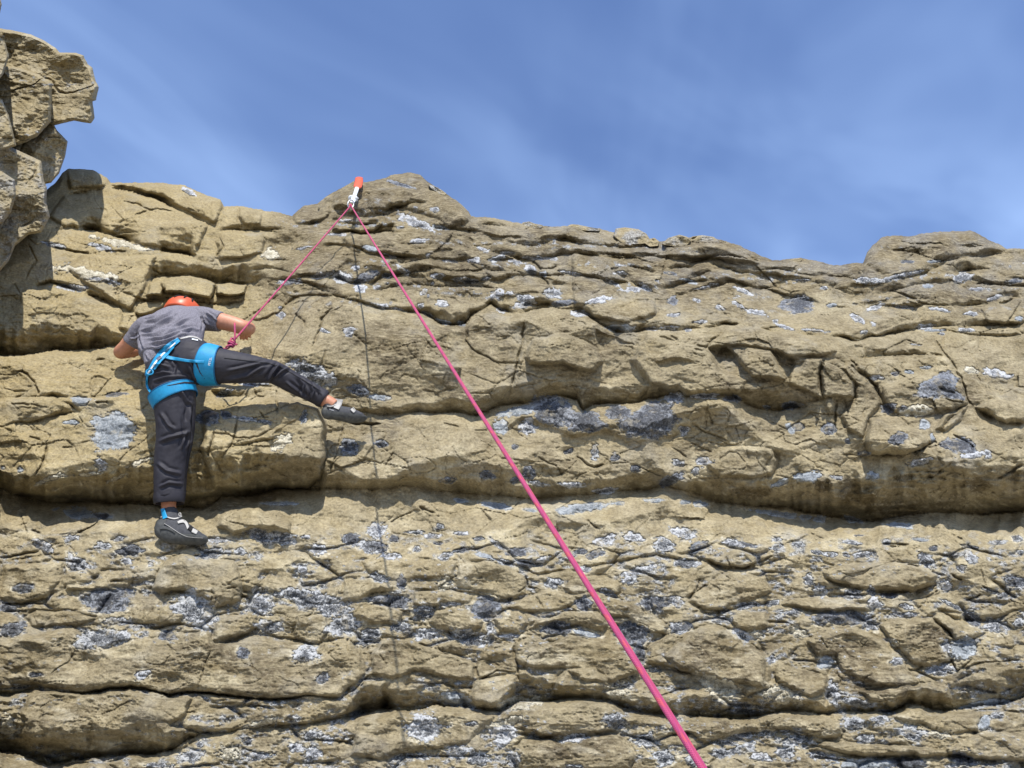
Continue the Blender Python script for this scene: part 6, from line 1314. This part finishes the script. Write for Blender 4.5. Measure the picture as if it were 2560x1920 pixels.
# lettering on the leg loop and shoe
def lettering(txt, origin, xdir, ydir, h, mat, parent):
    cu = bpy.data.curves.new('lettering', 'FONT'); cu.body = txt; cu.size = 1.0; cu.extrude = 0.02; cu.align_x = 'CENTER'; cu.align_y = 'CENTER'
    ob = bpy.data.objects.new('t', cu); COL.objects.link(ob)
    me = bpy.data.meshes.new_from_object(ob.evaluated_get(bpy.context.evaluated_depsgraph_get())); bpy.data.objects.remove(ob)
    xd, yd = Vector(xdir).normalized(), Vector(ydir).normalized(); zd = xd.cross(yd)
    loc = Vector(person.location)
    for v in me.vertices:
        v.co = Vector(origin) + xd * (v.co.x * h) + yd * (v.co.y * h) + zd * (v.co.z * h) - loc
    me.materials.clear(); me.materials.append(mat); me.name = 'lettering'
    o = bpy.data.objects.new('lettering', me); COL.objects.link(o); o.parent = parent
    return o
def surf(view, x, y, bv, lift):
    p = S(view, [(x, y)])[0]
    d = Vector(world_pt(p[0], p[1], 4.0) - CAM).normalized(); h = bv.ray_cast(Vector(CAM), d)
    return Vector(CAM) + d * ((h[3] if h[0] is not None else (A_(690, 500, 3.75) - Vector(CAM)).length) - lift)
bvl = bvh_of([loopR])
q0, q1, q2 = surf('A', 672, 500, bvl, 0.003), surf('A', 672, 460, bvl, 0.003), surf('A', 676, 482, bvl, 0.004)
lettering('PETZL', q2, surf('A', 678, 465, bvl, .003) - surf('A', 670, 500, bvl, .003), surf('A', 660, 482, bvl, .003) - surf('A', 684, 484, bvl, .003), 0.018, M_WHITE, loopR)
# --- shoes
def shoe(view, st, Ys, widths, up_side):
    """st: (x, y, half height); lofted from heel to toe"""
    s = VIEWS[view][2]
    rings = []
    for (x, y, hh), Y, w in zip(st, Ys, widths):
        c = at(view, x, y, Y); top = at(view, x, y - hh, Y)
        rings.append((c, (top - c).length, w, (top - c).normalized()))
    return rings
ML = [(312, 900, 95), (360, 925, 190), (440, 960, 235), (560, 1005, 248), (700, 1065, 240), (850, 1120, 205), (1000, 1170, 160), (1150, 1212, 116), (1270, 1240, 72), (1322, 1246, 26)]
YL = [4.02, 4.02, 4.022, 4.024, 4.026, 4.03, 4.035, 4.04, 4.045, 4.05]
WL = [.022, .034, .038, .040, .043, .046, .047, .044, .034, .014]
shoeL = skin_mesh('shoe', [frame_loft(smooth_rings(shoe('M', ML, YL, WL, None), 5), (True, True), 28),
                           loft('M', [(520, 620, 4.045, .040, .044), (540, 740, 4.045, .045, .046), (560, 860, 4.035, .050, .046)], X3)], M_SHOE, person, 0.0045, 4, [], 0.002, 10)
def lower_half(view, st, Ys, widths, grow, frac, name, mat, parent):
    """rand and sole: the lower part of the shoe, a little proud"""
    rg = smooth_rings(shoe(view, st, Ys, widths, None), 5); seg = 28
    Vv, fs = [], []
    n = 15
    for i, r in enumerate(rg):
        c = Vector(r[0]); t = (Vector(rg[min(i + 1, len(rg) - 1)][0]) - Vector(rg[max(i - 1, 0)][0])).normalized()
        sx = Vector(r[3]); sx = (sx - t * sx.dot(t)).normalized(); sy = t.cross(sx)
        f = frac(i / (len(rg) - 1))
        for a in range(n):
            an = math.pi - f + 2 * f * a / (n - 1)
            Vv.append(c + sx * ((r[1] + grow) * math.cos(an)) + sy * ((r[2] + grow) * math.sin(an)))
    for i in range(len(rg) - 1):
        for a in range(n - 1): fs.append((i * n + a, i * n + a + 1, (i + 1) * n + a + 1, (i + 1) * n + a))
    fs.append(tuple(range(n))); fs.append(tuple((len(rg) - 1) * n + a for a in range(n))[::-1])
    return part(name, (Vv, fs), mat, parent)
lower_half('M', ML, YL, WL, 0.0035, lambda t: 2.0 if t < 0.25 else 1.35 + 0.75 * max(0, t - 0.6) / 0.4, 'sole', M_RUBBER, shoeL)
bsL = bvh_of([shoeL])
ribbon('pull_tab', 'M', [(385, 590), (405, 690), (440, 790)], [80, 95, 105], M_BLUE, shoeL, 0.008, 0.003, bv=bsL)
ribbon('collar_trim', 'M', [(345, 775), (400, 745), (500, 775), (620, 805), (700, 790), (790, 745)], [26, 26, 26, 28, 26, 24], M_STRAP, shoeL, 0.005, 0.003, bv=bsL)
ribbon('strap', 'M', [(700, 880), (790, 850), (850, 850), (890, 920), (920, 1010)], [50, 70, 60, 55, 55], M_STRAP, shoeL, 0.005, 0.003, bv=bsL)
ribbon('strap', 'M', [(1000, 1040), (1050, 1060), (1100, 1090)], [90, 90, 80], M_STRAP, shoeL, 0.006, 0.003, bv=bsL)
ribbon('strap_pad', 'M', [(935, 970), (970, 1000), (1005, 1030)], [90, 95, 90], M_DARK, shoeL, 0.005, 0.003, bv=bsL)
ribbon('rand_line', 'M', [(420, 900), (520, 960), (640, 1040), (760, 1120), (900, 1180), (1060, 1195), (1220, 1205)], [10, 12, 11, 10, 10, 9, 7], M_STRAP, shoeL, 0.0055, 0.002, bv=bsL)
ribbon('heel_rand', 'M', [(330, 1000), (440, 985), (560, 1030), (640, 1090)], [46, 60, 50, 30], M_RUBBER, shoeL, 0.0055, 0.004, bv=bsL)
part('pull_loop', tube_path([at('M', 745 + 22 * math.cos(a), 715 + 34 * math.sin(a), 4.0) for a in np.linspace(0, 2 * math.pi, 14, endpoint=False)], 0.0025, 7, True), M_STRAP, shoeL)
MR = [(790, 735, 60), (840, 735, 125), (920, 735, 150), (1060, 745, 145), (1250, 770, 150), (1430, 810, 150), (1570, 845, 122), (1690, 872, 84), (1770, 885, 48), (1800, 888, 18)]
YR = [4.10, 4.10, 4.105, 4.11, 4.12, 4.135, 4.15, 4.165, 4.175, 4.18]
WR = [.018, .032, .036, .038, .042, .045, .043, .036, .022, .010]
shoeR = skin_mesh('shoe', [frame_loft(smooth_rings(shoe('N', MR, YR, WR, None), 5), (True, True), 28),
                           loft('N', [(880, 470, 4.095, .034, .040), (950, 580, 4.10, .040, .042), (1020, 690, 4.11, .040, .042)], Vector((1, 0, 0.4)))], M_SHOE, person, 0.0045, 4, [], 0.002, 10)
lower_half('N', MR, YR, WR, 0.003, lambda t: 1.9 if t < 0.22 else (1.25 if t < .5 else 1.25 + 1.2 * (t - .5)), 'sole', M_RUBBER, shoeR)
bsR = bvh_of([shoeR])
ribbon('strap', 'N', [(1180, 440), (1160, 540), (1110, 655)], [180, 170, 130], M_STRAP, shoeR, 0.006, 0.003, bv=bsR)
ribbon('collar_trim', 'N', [(895, 600), (960, 612), (1030, 605), (1080, 570)], [26, 30, 30, 26], M_STRAP, shoeR, 0.006, 0.003, bv=bsR)
ribbon('strap', 'N', [(1470, 650), (1505, 690), (1540, 730)], [90, 100, 80], M_STRAP, shoeR, 0.006, 0.003, bv=bsR)
lettering('SCARPA', surf('N', 1010, 690, bsR, .007), surf('N', 1060, 706, bsR, .005) - surf('N', 960, 672, bsR, .005), surf('N', 1005, 672, bsR, .005) - surf('N', 1015, 706, bsR, .005), 0.0085, M_WHITE, shoeR)

# ------------------------------------------------------------------ rope, knot and anchor
RR = 0.0056
top = at('T', 528, 512, 4.60)
knot = A_(802, 388, 3.93)
rope = empty('climbing_rope', knot)
tag(rope, 'pink climbing rope running up through the anchor and down towards the viewer', 'rope')
rng = np.random.RandomState(3)
def strand(a, b, n, sag=0.0):
    a, b = Vector(a), Vector(b)
    return [a.lerp(b, i / n) - Vector((0, 0, sag * 4 * (i / n) * (1 - i / n))) for i in range(n + 1)]
near = at('S', 1759, 1920, 1.113)
hand_end = near + (near - top) * 0.16
slack = [hand_end, hand_end + Vector((0.03, -0.07, -0.10)), hand_end + Vector((0.06, -0.10, -0.30)), hand_end + Vector((0.10, -0.08, -0.7)), Vector((hand_end.x + 0.2, hand_end.y - 0.05, 0.07)), Vector((hand_end.x + 0.5, hand_end.y + 0.1, 0.06))]
bend = [at('T', 520, 540, 4.598), at('T', 524, 512, 4.60), at('T', 531, 497, 4.605), at('T', 542, 510, 4.60), at('T', 551, 540, 4.595)]
rope_obj('live_strand', strand(A_(822, 352, 3.93), at('T', 520, 540, 4.598), 60, 0.004) + bend[1:-1] + strand(bend[-1], hand_end, 160, 0.006) + slack[1:], RR, rope)
# figure-of-eight tie-in knot and its tail
kn = []
ctr = A_(803, 378, 3.925); u_, v_ = Vector((0.45, 0.1, 0.88)).normalized(), Vector((0.88, 0.0, -0.45)).normalized(); w_ = u_.cross(v_)
for i in range(90):
    t = 2 * math.pi * i / 90
    kn.append(ctr + u_ * (0.030 * math.cos(3 * t) * 0.45 + 0.026 * math.sin(t)) + v_ * (0.019 * math.cos(2 * t) * (1 + .25 * math.cos(3 * t))) + w_ * (0.012 * math.sin(3 * t + .6)))
rope_obj('knot', kn + kn[:1], RR * 1.05, rope)
kn2 = [ctr - u_ * 0.012 + v_ * (0.020 * math.cos(t)) + w_ * (0.016 * math.sin(t)) + u_ * (0.022 * t / 12) for t in np.linspace(0, 12, 50)]
rope_obj('knot_wrap', kn2, RR * 1.05, rope)
rope_obj('tail', [A_(815, 372, 3.915), A_(822, 345, 3.91), A_(823, 310, 3.905), A_(822, 280, 3.90), A_(822, 255, 3.90)], RR, rope)
rope_obj('tie_in_loop', [A_(795, 395, 3.93), A_(782, 405, 3.96), A_(765, 408, 4.0), A_(745, 405, 4.03)], RR, rope)
# anchor sling over the crest
sling = empty('anchor_sling', at('T', 640, 150, 4.98))
tag(sling, 'white anchor sling with bright orange protector hanging over the cliff edge', 'sling')
def flat_band(view, pts, Ys, width, thick, mat, name, parent):
    s = VIEWS[view][2]; C = [at(view, x, y, Y) for (x, y), Y in zip(pts, Ys)]
    rg = [(c, width[i] if isinstance(width, list) else width, thick, Vector((1, 0.25, 0.1))) for i, c in enumerate(C)]
    return part(name, frame_loft(smooth_rings(rg, 5), (True, True), 14), mat, parent)
flat_band('T', [(660, 136), (652, 146), (648, 190), (636, 240), (630, 262), (628, 284)], [5.06, 4.97, 4.93, 4.89, 4.87, 4.86], [.030, .034, .036, .036, .034, .014], .010, M_ORANGE, 'protector', sling)
flat_band('T', [(612, 158), (606, 190), (598, 230), (606, 262)], [4.99, 4.95, 4.91, 4.88], [.010, .012, .010, .006], .012, M_DARK, 'protector_edge', sling)
flat_band('T', [(624, 270), (610, 320), (592, 370), (578, 405)], [4.865, 4.81, 4.75, 4.71], [.018, .017, .016, .016], .008, M_WHITE, 'webbing', sling)
for k, (dx, dy, r) in enumerate(((-14, 0, .030), (6, 6, .028), (-4, 16, .026))):
    c = at('T', 578 + dx, 412 + dy, 4.70)
    part('sling_knot', tube_path([c + Vector((r * math.cos(a), 0.012 * math.sin(a * 2 + k), 0.016 * math.sin(a) + 0.010 * math.cos(a + k))) for a in np.linspace(0, 2 * math.pi, 22, endpoint=False)], 0.0075, 8, True), M_WHITE, sling)
flat_band('T', [(566, 425), (552, 450), (540, 478)], [4.69, 4.65, 4.62], [.012, .010, .010], .007, M_WHITE, 'webbing', sling)
flat_band('T', [(584, 425), (580, 455), (566, 485)], [4.69, 4.65, 4.63], [.010, .012, .007], .007, M_WHITE, 'webbing', sling)
cc = at('T', 536, 500, 4.602)
part('carabiner', tube_path([cc + Vector((0.020 * math.cos(a) + 0.004 * math.sin(a), 0.012 * math.cos(a), 0.042 * math.sin(a))) for a in np.linspace(0, 2 * math.pi, 28, endpoint=False)], 0.005, 8, True), M_METAL, sling)
